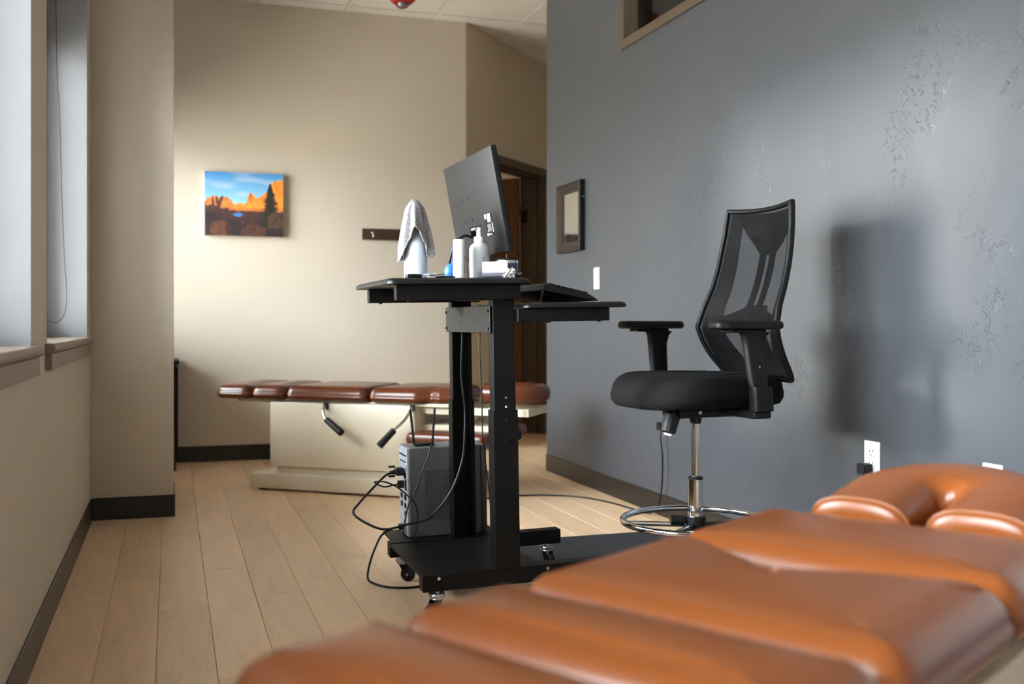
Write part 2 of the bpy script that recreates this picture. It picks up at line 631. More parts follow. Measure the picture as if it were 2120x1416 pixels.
def outset(P, o):
    # move a counter-clockwise outline inward by o
    N = len(P)
    out = []
    for i in range(N):
        d = (P[(i + 1) % N] - P[i - 1])
        if d.length < 1e-9:
            out.append(P[i].copy()); continue
        d.normalize()
        out.append(P[i] + Vector((-d.y, d.x)) * o)
    return out

def stack_rings(bm, rings):
    R = [[bm.verts.new(p) for p in ring] for ring in rings]
    N = len(R[0])
    for a, b in zip(R, R[1:]):
        for i in range(N):
            j = (i + 1) % N
            bm.faces.new((a[i], a[j], b[j], b[i]))
    return R

def slab(name, outline, z0, z1, edge, m, parent=None, top_r=None):
    """flat board whose edge is rounded over (table tops, shelves)"""
    bm = bmesh.new()
    t = z1 - z0
    rings = []
    for o, z in ((edge * 0.25, z0), (0, z0 + t * 0.12), (0, z0 + t * 0.45), (edge * 0.3, z0 + t * 0.75), (edge, z1)):
        rings.append([(p.x, p.y, z) for p in outset(outline, o)])
    R = stack_rings(bm, rings)
    bm.faces.new(R[0][::-1]); bm.faces.new(R[-1])
    return finish(name, bm, m, parent, auto=40)

def pad_mesh(outline, z0, z1, r, crown, zfun=None):
    bm = bmesh.new()
    t = z1 - z0
    rings = [(r * 0.9, z0), (r * 0.25, z0 + t * 0.06), (0.001, z0 + t * 0.22), (0.0, z0 + t * 0.40), (0.003, z1 - r * 0.98)]
    for k in range(1, 7):
        q = k / 6 * PI / 2
        rings.append((0.003 + r * (1 - math.cos(q)), z1 - r + r * math.sin(q)))
    R = [[(p.x, p.y, z) for p in outset(outline, o)] for o, z in rings]
    last = outset(outline, rings[-1][0])
    c = Vector((sum(p.x for p in last) / len(last), sum(p.y for p in last) / len(last)))
    ax = max(abs(p.x - c.x) for p in last)
    ay = max(abs(p.y - c.y) for p in last)
    for s in (0.96, 0.9, 0.82, 0.72, 0.6, 0.46, 0.3, 0.13):
        ring = []
        for p in last:
            dx, dy = (p.x - c.x) * s, (p.y - c.y) * s
            k = (1 - min(1, abs(dx) / ax) ** 2.6) * (1 - min(1, abs(dy) / ay) ** 3.0)
            ring.append((c.x + dx, c.y + dy, z1 + crown * k))
        R.append(ring)
    if zfun:
        R = [[(p[0], p[1], p[2] + zfun(p[0], p[1], p[2])) for p in ring] for ring in R]
    RR = stack_rings(bm, R)
    bm.faces.new(RR[0][::-1]); bm.faces.new(RR[-1])
    return bm, last

def copy_tree(o, parent=None):
    c = o.copy()
    COL.objects.link(c)
    c.parent = parent
    for ch in [x for x in o.children]:
        copy_tree(ch, c)
    return c

# ================================================================== the room
CH = 3.012                       # ceiling height
XG = 2.178                       # face of the slate wall
YB = 7.035                       # face of the back wall
YC = 5.96                        # end corner of the slate wall
WT = 0.30                        # thickness of the window wall

# --- floor
fl = box('floor', -0.70, 5.2, -2.6, 11.2, -0.16, -0.012, TOEKICK)
struct(fl)
def make_planks():
    W = 0.1515
    xs = [-0.342 + W * k for k in range(0, 24)]
    meshes = {}
    for c, x0 in enumerate(xs):
        x1 = x0 + W
        if x0 > 3.1:
            break
        y = 0.35 - random.random() * 0.9
        y_end = 7.03 if x0 < 1.95 else 8.1
        while y < y_end - 0.05:
            ln = 1.22
            a, b = max(y, 0.30), min(y + ln, y_end)
            y += ln
            if b - a < 0.06:
                continue
            xa, xb = max(x0, XL + 0.001), x1
            if x0 > XG - 0.02 and b < YC + 0.02:
                continue
            g = 0.0005
            key = (round(xb - xa, 4), round(b - a, 4))
            if key not in meshes:
                bm = bmesh.new()
                w, l = (xb - xa) / 2 - g, (b - a) / 2 - g
                add_box(bm, -w, w, -l, l, -0.012, 0.0)
                # eased top edges only
                es = [e for e in bm.edges if all(v.co.z > -0.001 for v in e.verts)]
                bmesh.ops.bevel(bm, geom=es, offset=0.0012, segments=1, affect='EDGES')
                me = bpy.data.meshes.new('plank')
                bm.to_mesh(me); bm.free()
                me.materials.append(PLANK)
                meshes[key] = me
            o = bpy.data.objects.new('plank', meshes[key])
            COL.objects.link(o)
            o.parent = fl
            o.location = ((xa + xb) / 2, (a + b) / 2, 0.0)
make_planks()

# --- ceiling: slab, tiles, grid
ce = box('ceiling', -0.70, 5.2, -2.6, 11.2, CH + 0.035, CH + 0.12, CEIL)
struct(ce)
TX = [-0.70, -0.09, 0.52, 1.13, 1.74, 2.35, 2.96, 3.57]
TY = [0.82 + 0.61 * k for k in range(13)]
def make_ceiling():
    bm = bmesh.new()
    add_box(bm, -0.287, 0.287, -0.287, 0.287, 0.0, 0.018, 0.003, 1)
    me = bpy.data.meshes.new('ceiling_tile')
    bm.to_mesh(me); bm.free(); me.materials.append(CEIL)
    for x0 in TX[:-1]:
        for y0 in TY[:-1]:
            o = bpy.data.objects.new('ceiling_tile', me)
            COL.objects.link(o); o.parent = ce
            o.location = (x0 + 0.305, y0 + 0.305, CH + 0.001)
    for x in TX:
        box('grid_bar', x - 0.012, x + 0.012, TY[0], TY[-1], CH - 0.001, CH + 0.034, TBAR, ce)
    for y in TY:
        box('grid_bar', TX[0], TX[-1], y - 0.012, y + 0.012, CH - 0.0015, CH + 0.034, TBAR, ce)
make_ceiling()

# --- window wall (left) with openings
bm = bmesh.new()
ys = [-2.6]
for a, b in WINDOWS:
    ys += [a, b]
ys.append(YB + 0.2)
for i in range(0, len(ys), 2):
    add_box(bm, XL - WT, XL, ys[i], ys[i + 1], 0, CH + 0.03)
for a, b in WINDOWS:
    add_box(bm, XL - WT, XL, a, b, 0, WZ0 - 0.03)
    add_box(bm, XL - WT, XL, a, b, WZ1 + 0.0, CH + 0.03)
struct(finish('wall_left', bm, BEIGE))

def make_window(i, a, b):
    xo = XL - 0.20
    w = bpy.data.objects.new('window_%d' % i, None)
    COL.objects.link(w); w.location = (0, 0, 0); w['kind'] = 'structure'
    # plastered reveals
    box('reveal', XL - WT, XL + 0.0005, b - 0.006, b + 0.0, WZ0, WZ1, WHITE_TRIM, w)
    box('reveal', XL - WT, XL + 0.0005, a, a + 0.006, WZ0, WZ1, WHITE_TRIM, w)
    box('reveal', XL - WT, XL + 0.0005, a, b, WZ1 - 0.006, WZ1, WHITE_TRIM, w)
    # sill board with rounded nose, and apron
    bm = bmesh.new()
    prof = [(XL - WT, WZ0 - 0.030), (XL + 0.014, WZ0 - 0.030)]
    for k in range(9):
        q = -PI / 2 + PI * k / 8
        prof.append((XL + 0.016 + 0.013 * math.cos(q), WZ0 - 0.0135 + 0.0135 * math.sin(q) - (0.0015 if k < 4 else 0)))
    prof += [(XL - WT, WZ0)]
    y0, y1 = a - 0.05, b + 0.05
    A = []; B = []
    for x, z in prof:
        A.append(bm.verts.new((x, a if x < XL else y0, z)))
        B.append(bm.verts.new((x, b if x < XL else y1, z)))
    for k in range(len(prof)):
        j = (k + 1) % len(prof)
        bm.faces.new((A[k], A[j], B[j], B[k]))
    bm.faces.new(A[::-1]); bm.faces.new(B)
    s = finish('sill', bm, SILL, w, auto=40)
    box('apron', XL, XL + 0.018, a - 0.035, b + 0.035, WZ0 - 0.078, WZ0 - 0.029, SILL, w, 0.002, 1)
    # frame, mullion, panes
    bm = bmesh.new()
    f = 0.05
    add_box(bm, xo - 0.03, xo + 0.03, a, a + f, WZ0, WZ1)
    add_box(bm, xo - 0.03, xo + 0.03, b - f, b, WZ0, WZ1)
    add_box(bm, xo - 0.03, xo + 0.03, a + f, b - f, WZ0, WZ0 + f)
    add_box(bm, xo - 0.03, xo + 0.03, a + f, b - f, WZG - f, WZG)
    finish('frame', bm, FRAME, w)
    box('light_cut_panel', xo - 0.02, xo + 0.02, a + f, b - f, WZG, WZ1, WHITE_TRIM, w)  # opaque panel added out of view to cut off light above the glass
    box('pane', xo - 0.004, xo + 0.004, a + f, b - f, WZ0 + f, WZG - f, GLASS, w)
for i, (a, b) in enumerate(WINDOWS):
    make_window(i + 1, a, b)

# --- pillar, back wall, angled wall with the doorway, slate wall, closing walls
struct(box('wall_pillar', XL, 0.010, 5.09, 5.50, 0, CH + 0.03, BEIGE, bev=0.004, seg=2))
struct(box('wall_back', XL - WT, 1.967, YB, YB + 0.2, 0, CH + 0.03, BEIGE))
# angled wall: runs at 45 degrees from (1.967, 7.035)
U = math.sqrt(0.5)
AM = Matrix.Translation((1.967, YB, 0)) @ Matrix.Rotation(PI / 4, 4, 'Z')      # local x along the wall, +y behind it
DOOR0, DOOR1, DOORH = 0.345, 1.345, 2.15
bm = bmesh.new()
def abox(x0, x1, y0, y1, z0, z1, bev=0):
    add_box(bm, x0, x1, y0, y1, z0, z1, bev, 1, AM)
abox(0, DOOR0 + 0.02, 0, 0.20, 0, CH + 0.03)
abox(DOOR1 - 0.02, 2.9, 0, 0.20, 0, CH + 0.03)
abox(DOOR0 + 0.02, DOOR1 - 0.02, 0, 0.20, DOORH - 0.02, CH + 0.03)
struct(finish('wall_angled', bm, BEIGE))
dr = bpy.data.objects.new('door_1', None); COL.objects.link(dr); dr['kind'] = 'structure'
bm = bmesh.new()
for x0, x1 in ((DOOR0, DOOR0 + 0.055), (DOOR1 - 0.055, DOOR1)):
    abox(x0, x1, -0.012, 0.215, 0, DOORH)
abox(DOOR0 + 0.055, DOOR1 - 0.055, -0.012, 0.215, DOORH - 0.055, DOORH)
# stops
abox(DOOR0 + 0.055, DOOR0 + 0.072, 0.06, 0.14, 0, DOORH - 0.055)
abox(DOOR1 - 0.072, DOOR1 - 0.055, 0.06, 0.14, 0, DOORH - 0.055)
abox(DOOR0 + 0.055, DOOR1 - 0.055, 0.06, 0.14, DOORH - 0.075, DOORH - 0.055)
finish('door_frame', bm, FRAME, dr)
bm = bmesh.new()
lx = DOOR1 - 0.10
abox(lx, lx + 0.042, 0.215, 1.08, 0.01, DOORH - 0.06, 0.003)
lf = finish('door_leaf', bm, DOORW, dr)
bm = bmesh.new()
for z in (0.25, 1.05, 1.82):
    abox(lx + 0.040, lx + 0.052, 0.205, 0.235, z - 0.05, z + 0.05)
finish('hinge', bm, STEEL, lf)
bm = bmesh.new()
abox(DOOR1 - 0.060, DOOR1 - 0.054, 0.145, 0.205, 1.72, 1.83)
finish('strike_plate', bm, BLACKP, dr)

# slate wall with a high interior window
TW0, TW1, TZ0, TZ1 = 2.6, 4.84, 2.285, 2.93
bm = bmesh.new()
add_box(bm, XG, XG + 0.14, -2.6, TW0, 0, CH + 0.03)
add_box(bm, XG, XG + 0.14, TW1, YC, 0, CH + 0.03)
add_box(bm, XG, XG + 0.14, TW0, TW1, 0, TZ0)
add_box(bm, XG, XG + 0.14, TW0, TW1, TZ1, CH + 0.03)
struct(finish('wall_right', bm, GREY))
tw = bpy.data.objects.new('window_6', None); COL.objects.link(tw); tw['kind'] = 'structure'
bm = bmesh.new()
f = 0.045
add_box(bm, XG - 0.014, XG + 0.154, TW1 - f, TW1, TZ0, TZ1)
add_box(bm, XG - 0.014, XG + 0.154, TW0, TW0 + f, TZ0, TZ1)
add_box(bm, XG - 0.014, XG + 0.154, TW0 + f, TW1 - f, TZ0, TZ0 + f)
add_box(bm, XG - 0.014, XG + 0.154, TW0 + f, TW1 - f, TZ1 - f, TZ1)
for s in (TW1 - f - 0.012, TW0 + f):
    add_box(bm, XG + 0.03, XG + 0.055, s, s + 0.012, TZ0 + f, TZ1 - f)
    add_box(bm, XG + 0.085, XG + 0.11, s, s + 0.012, TZ0 + f, TZ1 - f)
finish('frame', bm, FRAME, tw)
box('pane', XG + 0.066, XG + 0.074, TW0 + f, TW1 - f, TZ0 + f, TZ1 - f, GLASS, tw)

# rooms beyond, and an added, unseen wall outside that keeps sun off the last window
struct(box('wall_sun_blocker', -5.0, XL - WT, YB + 0.02, YB + 0.30, -0.16, 4.2, BEIGE))
struct(box('wall_corridor', XG + 0.14, 5.2, 5.80, YC, 0, CH + 0.03, BEIGE))
struct(box('wall_far_right', 5.0, 5.2, -2.6, 11.2, 0, CH + 0.03, BEIGE))
struct(box('wall_behind', XL - WT, 5.2, -2.6, -2.4, 0, CH + 0.03, BEIGE))
struct(box('wall_office', 0.2, 5.2, 10.0, 10.2, 0, CH + 0.03, BEIGE))
struct(box('wall_office_side', 0.2, 0.4, YB + 0.2, 10.0, 0, CH + 0.03, BEIGE))

# --- baseboards (vinyl cove base)
def base(name, x0, x1, y0, y1):
    o = box(name, x0, x1, y0, y1, 0.0, 0.102, BASEB, bev=0.003, seg=1)
    struct(o)
base('baseboard_left', XL, XL + 0.007, -2.4, 5.083)
base('baseboard_pillar', XL + 0.007, 0.016, 5.083, 5.090)
base('baseboard_pillar_side', 0.010, 0.016, 5.090, 5.50)
base('baseboard_back', XL, 1.964, YB - 0.007, YB)
base('baseboard_right', XG - 0.007, XG, -2.4, YC)
base('baseboard_corridor', XG, 5.0, YC, YC + 0.007)
bm = bmesh.new()
abox(0.004, DOOR0, -0.007, 0, 0, 0.102)
struct(finish('baseboard_angled', bm, BASEB))

# lamp in the room behind the door
def ceiling_lamp(name, x, y, power, label):
    t = thing(name, label, 'ceiling light', (x, y, CH - 0.07))
    lathe('housing', [(0.0, 0.069), (0.17, 0.069), (0.17, 0.045), (0.15, 0.040), (0.0, 0.040)], WHITEP, t)
    em = bpy.data.materials.new('lamp_diffuser'); em.use_nodes = True
    b = em.node_tree.nodes['Principled BSDF']
    b.inputs['Emission Color'].default_value = (1.0, 0.86, 0.66, 1)
    b.inputs['Emission Strength'].default_value = power
    b.inputs['Base Color'].default_value = (0.9, 0.85, 0.75, 1)
    lathe('diffuser', [(0.15, 0.040), (0.145, 0.022), (0.11, 0.008), (0.05, 0.001), (0.0, 0.0)], em, t)
ceiling_lamp('ceiling_light', 1.9, 9.1, 60.0, 'round glowing ceiling light in the room behind the open door')
ceiling_lamp('ceiling_light', 3.6, 3.4, 16.0, 'dim round lamp added to brighten the room behind the high interior window')  # extra lamp, added to lighten what shows through the high pane

# ================================================================== things on walls and ceiling
# --- roller blind with bead chain in the far window
def roller_blind(a, b, label, zlow, chain_y=None):
    t = thing('roller_blind', label, 'blind', (XL - 0.15, (a + b) / 2, WZ1 - 0.006))
    h = (b - a) / 2 - 0.015
    cyl('roller', (0, -h, -0.035), (0, h, -0.035), 0.028, WHITEP, t)
    box('fabric', -0.029, -0.027, -h + 0.01, h - 0.01, zlow - WZ1, -0.035, SHADE, t)
    box('bottom_bar', -0.034, -0.022, -h + 0.01, h - 0.01, zlow - WZ1 - 0.02, zlow - WZ1, WHITEP, t, 0.003, 1)
    if chain_y is not None:
        ox, oy, oz = t.location
        pts = [(-0.474, 4.80, 2.62), (-0.468, 4.80, 2.3), (-0.462, 4.80, 1.95), (-0.453, 4.80, 1.80), (-0.444, 4.80, 1.453), (-0.434, 4.80, 1.186), (-0.426, 4.80, 1.063), (-0.425, 4.80, 0.991), (-0.434, 4.80, 0.939), (-0.455, 4.80, 0.908), (-0.478, 4.80, 0.902), (-0.496, 4.80, 0.914), (-0.503, 4.80, 0.96), (-0.503, 4.80, 1.2), (-0.502, 4.80, 1.6), (-0.500, 4.80, 2.62)]
        q = catmull(pts, 14)
        bm = bmesh.new()
        add_tube(bm, [p - Vector((ox, oy, oz)) for p in q], 0.0008, 5)
        acc = 0.0
        last = q[0]
        for p in q[1:]:
            seg = (p - last)
            L = seg.length
            s = 0.0
            while acc + (L - s) >= 0.0062:
                s += 0.0062 - acc
                acc = 0.0
                c = last + seg * (s / L) - Vector((ox, oy, oz))
                bmesh.ops.create_icosphere(bm, subdivisions=1, radius=0.0024, matrix=Matrix.Translation(c))
            acc += L - s
            last = p
        o = finish('bead_chain', bm, CABLE, t, smooth=True)
        o['kind'] = 'stuff'
    return t
roller_blind(*WINDOWS[3], 'rolled-up blind with a dark bead chain in the window beside the pillar', 2.50, 4.80)

# --- canvas print of red cliffs
def canvas_print():
    x0, x1, z0, z1 = 0.203, 0.703, 1.469, 1.884
    t = thing('canvas_print', 'canvas photo print of orange desert cliffs and a dark pine on beige wall', 'picture', (x0, YB, z0))
    W, H, D = x1 - x0, z1 - z0, 0.032
    box('canvas', 0, W, -D, -0.001, 0, H, CANVAS_EDGE, t, 0.003, 1)
    NX, NZ = 170, 140
    verts, faces, cols = [], [], []
    def n2(x, y, s=1.0):
        return mnoise.noise(Vector((x * s, y * s, 3.7)))
    def lerp(a, b, k):
        k = max(0, min(1, k)); return tuple(a[i] + (b[i] - a[i]) * k for i in range(3))
    ridge = [(0, .52), (.03, .585), (.07, .60), (.12, .63), (.17, .61), (.19, .595), (.22, .63), (.245, .61), (.27, .61), (.31, .585), (.345, .55), (.37, .50), (.40, .50), (.44, .525), (.50, .515), (.53, .53), (.545, .62), (.565, .68), (.60, .675), (.63, .655), (.645, .605), (.69, .62), (.74, .67), (.79, .72), (.83, .80), (.87, .875), (.92, .90), (1.0, .90)]
    def rid(x):
        for (a, b), (c, d) in zip(ridge, ridge[1:]):
            if x <= c:
                return b + (d - b) * (x - a) / (c - a)
        return .9
    def colour(x, y):
        n = n2(x * 18, y * 14)
        nn = n2(x * 46, y * 30)
        # pine
        tx = .83 + .004 * n
        hh = (.84 - y) / .70
        wob = abs(n2(x * 5 + 9, y * 42)) * 1.3
        in_tree = 0 < hh < 1 and abs(x - tx) < (0.014 + 0.165 * hh * (0.45 + wob))
        sky = lerp((.30, .62, .80), (.06, .27, .60), (y - .5) / .5)
        sky = lerp(sky, (.62, .68, .76), max(0, n2(x * 2.2 + 4, y * 9) - .05) * 1.5 * (0.3 + x))
        fl = .46 - .17 * x + .03 * n + (.02 if x < .3 else 0)
        if x > .45:
            fl = .40 - .03 * (x - .45) + .02 * n
        r = rid(x) + .006 * nn
        c = sky
        if y < r:
            c = lerp((.80, .22, .03), (.95, .36, .04), .5 + n * .9)
            c = lerp(c, (.42, .07, .02), max(0, n2(x * 34, y * 7)) * 1.1)
            if x < .35:
                c = lerp(c, (.55, .16, .07), .55)
                if n2(x * 22 + 2, y * 3) > .22:
                    c = (.10, .035, .03)
            if y < .47 + .02 * n:
                c = lerp(c, (.35, .07, .03), (.47 - y) * 9)
        if y < fl:
            c = lerp((.060, .026, .024), (.035, .018, .020), (fl - y) * 4)
            c = lerp(c, (.13, .055, .035), max(0, nn) * .8)
        if abs(x - .42) < .065 - abs(y - .335) * 1.2 and abs(y - .335) < .03 + .01 * n:
            c = (.06, .22, .55)
        if in_tree:
            c = lerp((.018, .020, .014), (.06, .035, .02), max(0, nn))
        for bx, by, bw, bh, bc in ((.19, .12, .13, .13, (.16, .055, .025)), (.62, .07, .17, .11, (.11, .045, .025)), (.885, .23, .10, .14, (.12, .055, .035)), (.36, .13, .10, .12, (.028, .018, .022)), (.90, .05, .14, .09, (.02, .014, .018)), (.06, .28, .10, .09, (.03, .018, .022))):
            e = ((x - bx) / bw) ** 2 + ((y - by) / bh) ** 2
            if e < 1 + .5 * n:
                c = lerp(c, bc, .75 + .5 * nn)
                if n2(x * 60, y * 10) > .2:
                    c = lerp(c, (.03, .015, .015), .5)
        return c
    for j in range(NZ + 1):
        for i in range(NX + 1):
            verts.append((W * i / NX, -D - 0.0006, H * j / NZ))
            cols.append(colour(i / NX, j / NZ))
    for j in range(NZ):
        for i in range(NX):
            a = j * (NX + 1) + i
            faces.append((a, a + 1, a + NX + 2, a + NX + 1))
    me = bpy.data.meshes.new('print')
    me.from_pydata(verts, [], faces)
    at = me.color_attributes.new('print', 'FLOAT_COLOR', 'POINT')
    for k, c in enumerate(cols):
        at.data[k].color = (*[max(0, v) for v in c], 1)
    new_obj('printed_face', me, PRINT, t)
canvas_print()

# --- hook board
t = thing('coat_rack', 'dark walnut hook board on beige wall behind the towel', 'coat rack', (1.42, YB, 1.506))
box('board', -0.19, 0.19, -0.02, -0.001, -0.038, 0.038, RACKW, t, 0.003, 1)
for hx in (-0.12, 0.0, 0.12):
    bm = bmesh.new()
    add_tube(bm, catmull([(hx, -0.02, 0.008), (hx, -0.045, 0.004), (hx, -0.052, -0.012), (hx, -0.046, -0.024)], 5), 0.004, 8)
    bmesh.ops.create_uvsphere(bm, u_segments=10, v_segments=6, radius=0.007, matrix=Matrix.Translation((hx, -0.022, 0.010)))
    finish('hook', bm, STEEL if hx < -0.1 else BLACKP, t, smooth=True)

# --- framed mirror on the slate wall
def wall_mirror():
    y0, y1, z0, z1 = 5.345, 5.710, 1.307, 1.698
    t = thing('wall_mirror', 'small mirror in a stepped brown frame on slate wall', 'mirror', (XG, (y0 + y1) / 2, (z0 + z1) / 2))
    hw, hh = (y1 - y0) / 2, (z1 - z0) / 2
    # stepped mitred moulding: profile (inset, projection)
    prof = [(0.0, 0.0), (0.0, 0.030), (0.010, 0.034), (0.014, 0.028), (0.024, 0.028), (0.028, 0.023), (0.038, 0.023), (0.042, 0.018), (0.054, 0.018), (0.056, 0.006)]
    bm = bmesh.new()
    rings = []
    for ins, pr in prof:
        rings.append([bm.verts.new((-pr - 0.001, sy * (hw - ins), sz * (hh - ins))) for sy, sz in ((-1, -1), (1, -1), (1, 1), (-1, 1))])
    for a, b in zip(rings, rings[1:]):
        for i in range(4):
            j = (i + 1) % 4
            bm.faces.new((a[i], a[j], b[j], b[i]))
    bm.faces.new(rings[0])
    finish('frame', bm, MFRAME, t)
    box('glass', -0.010, -0.007, -hw + 0.055, hw - 0.055, -hh + 0.055, hh - 0.055, MIRROR, t)
    # black back edge towards the room, with a small screw
    box('frame_side', -0.031, -0.0005, -hw - 0.003, -hw, -hh, hh, BLACKP, t)
    cyl('screw', (-0.012, -hw - 0.006, 0.10), (-0.012, -hw - 0.002, 0.10), 0.005, STEEL, t, n=10)
wall_mirror()

# --- wall plates
def wall_plate(y, z, kind, label, w=0.074, h=0.116):
    t = thing('wall_plate' if kind == 'blank' else ('light_switch' if kind == 'switch' else 'wall_outlet'), label, 'switch' if kind == 'switch' else ('outlet' if kind == 'outlet' else 'wall plate'), (XG, y, z))
    box('plate', -0.006, -0.0003, -w / 2, w / 2, -h / 2, h / 2, IVORY if kind == 'switch' else WHITEP, t, 0.0025, 2)
    if kind == 'outlet':
        for s in (-1, 1):
            bm = bmesh.new()
            pts = [(0.017 * math.cos(q), 0.0155 * math.sin(q)) for q in [2 * PI * k / 20 for k in range(20)]]
            add_prism(bm, pts, 0, 0.0025)
            M = Matrix.Translation((-0.0058, 0, s * 0.0195)) @ Matrix.Rotation(-PI / 2, 4, 'Y')
            bmesh.ops.transform(bm, matrix=M, verts=bm.verts[:])
            r = finish('socket', bm, WHITEP, t)
            for dy, hh in ((-0.0064, 0.0085), (0.0064, 0.0075)):
                box('slot', -0.0088, -0.0080, dy - 0.0012, dy + 0.0012, s * 0.0195 + 0.002, s * 0.0195 + 0.002 + hh, INK, r)
            cyl('ground_hole', (-0.0088, 0, s * 0.0195 - 0.006), (-0.008, 0, s * 0.0195 - 0.006), 0.0025, INK, r, n=10)
    else:
        for s in (-1, 1):
            cyl('screw', (-0.0075, 0, s * 0.030), (-0.0055, 0, s * 0.030), 0.003, STEEL, t, n=10)
    return t
wall_plate(5.170, 1.141, 'switch', 'ivory wall plate with two screws below the framed mirror')
wall_plate(4.328, 0.440, 'outlet', 'white outlet low on slate wall behind the office chair')
wall_plate(2.856, 0.457, 'outlet', 'white outlet with a black plug above the headrest cushion', w=0.078)
wall_plate(2.332, 0.450, 'blank', 'blank white wall plate low on slate wall at the right edge', w=0.074)
# plugs
def plug(name, loc, label, cord, r=0.0035):
    t = thing(name, label, 'plug', loc)
    bm = bmesh.new()
    pts = round_poly([Vector((-0.016, -0.020)), Vector((0.016, -0.020)), Vector((0.018, 0.018)), Vector((-0.018, 0.018))], 0.008, 4)
    add_prism(bm, pts, 0, 0.034)
    bmesh.ops.transform(bm, matrix=Matrix.Translation((-0.0005, 0, 0)) @ Matrix.Rotation(-PI / 2, 4, 'Y'), verts=bm.verts[:])
    finish('body', bm, RUBBER, t, auto=40)
    o = Vector(loc)
    tube('cord', [Vector(p) - o for p in cord], r, CABLE, t)
plug('wall_plug', (XG - 0.009, 2.866, 0.424), 'black plug in the outlet above the headrest cushion',
     [(XG - 0.030, 2.866, 0.412), (XG - 0.031, 2.866, 0.38), (XG - 0.027, 2.87, 0.30), (XG - 0.020, 2.88, 0.15), (XG - 0.022, 2.89, 0.02), (XG - 0.06, 2.87, 0.006), (XG - 0.12, 2.7, 0.006), (XG - 0.10, 2.3, 0.006)])
plug('wall_plug', (XG - 0.009, 4.345, 0.425), 'black plug with a cord running across the floor from behind the chair',
     [(XG - 0.030, 4.345, 0.41), (XG - 0.034, 4.340, 0.37), (XG - 0.031, 4.325, 0.275), (XG - 0.030, 4.336, 0.14), (XG - 0.032, 4.372, 0.045), (XG - 0.045, 4.42, 0.012), (2.122, 4.50, 0.0045), (2.105, 4.645, 0.0045), (2.075, 4.801, 0.0045), (2.010, 4.96, 0.0045), (1.898, 5.063, 0.0045), (1.743, 5.114, 0.0045), (1.543, 5.085, 0.0045), (1.38, 4.95, 0.0045), (1.28, 4.6, 0.0045), (1.22, 4.2, 0.0045), (1.16, 3.86, 0.0045)], 0.004)

# --- fire alarm on the ceiling
t = thing('fire_alarm', 'red ceiling fire alarm with a clear strobe lens', 'alarm', (1.394, 6.489, CH - 0.0015))
lathe('base', [(0.0, 0.0), (0.085, 0.0), (0.086, -0.020), (0.082, -0.054), (0.066, -0.074), (0.050, -0.080), (0.0, -0.080)], RED, t)
lathe('lens', [(0.046, -0.0795), (0.045, -0.088), (0.036, -0.100), (0.020, -0.109), (0.0, -0.112)], ACRYLIC, t, n=12, auto=10)
lathe('reflector', [(0.026, -0.080), (0.018, -0.090), (0.006, -0.098), (0.0, -0.099)], STEEL, t, n=12)

# --- low dark cabinet in the alcove behind the pillar
t = thing('low_cabinet', 'low black cabinet tucked behind the pillar', 'cabinet', (-0.16, 6.83, 0))
box('body', -0.185, 0.185, -0.19, 0.19, 0.0, 0.648, CABINET, t, 0.003, 1)
box('top', -0.188, 0.206, -0.21, 0.195, 0.648, 0.674, CABINET, t, 0.004, 1)
box('door', 0.186, 0.198, -0.17, 0.17, 0.06, 0.63, CABINET, t, 0.002, 1)

# ================================================================== treatment tables
def superellipse(n, a, b, e):
    out = []
    for k in range(n):
        q = 2 * PI * k / n
        c, s = math.cos(q), math.sin(q)
        out.append((a * math.copysign(abs(c) ** (2 / e), c), b * math.copysign(abs(s) ** (2 / e), s)))
    return out

def horseshoe(name, parent, m, u0, u1, half, wid, hgt, zc, tilt, pip):
    """U-shaped face cushion, open end at u0"""
    path = []
    cl = half - wid / 2
    ub = u1 - half
    n = 8
    for k in range(n):
        path.append(Vector((u0 + (ub - u0) * k / n, cl, 0)))
    for k in range(0, 25):
        q = PI / 2 - PI * k / 24
        path.append(Vector((ub + (half - wid / 2) * math.cos(q) * 1.0, cl * math.sin(q), 0)))
    for k in range(1, n + 1):
        path.append(Vector((ub + (u0 - ub) * k / n, -cl, 0)))
    cs = superellipse(28, wid / 2, hgt / 2, 2.7)
    bm = bmesh.new()
    rings = []
    N = len(path)
    T = Matrix.Rotation(-tilt, 3, 'Y')
    def ring(p, d, s):
        side = Vector((-d.y, d.x, 0))
        out = []
        for a, b in cs:
            q = p + side * (a * s) + Vector((0, 0, b * s))
            q = T @ (q - Vector((u0, 0, 0))) + Vector((u0, 0, zc))
            out.append(q)
        return out
    for i in range(N):
        d = (path[min(i + 1, N - 1)] - path[max(i - 1, 0)]).normalized()
        if i == 0:
            rings += [ring(path[0] - d * 0.012, d, 0.55), ring(path[0] - d * 0.010, d, 0.86), ring(path[0] - d * 0.004, d, 0.97)]
        rings.append(ring(path[i], d, 1.0))
        if i == N - 1:
            rings += [ring(path[i] + d * 0.004, d, 0.97), ring(path[i] + d * 0.010, d, 0.86), ring(path[i] + d * 0.012, d, 0.55)]
    R = stack_rings(bm, rings)
    bm.faces.new(R[0][::-1]); bm.faces.new(R[-1])
    h = finish(name, bm, m, parent, smooth=True)
    for ri, rn in ((rings[3], 'a'), (rings[-4], 'b')):
        bm = bmesh.new()
        c = sum((Vector(p) for p in ri), Vector()) / len(ri)
        add_tube(bm, [c + (Vector(p) - c) * 1.01 for p in ri], 0.0032, 6, True)
        finish('welt', bm, pip, h, smooth=True)
    # centre seam where the two lobes meet
    return h

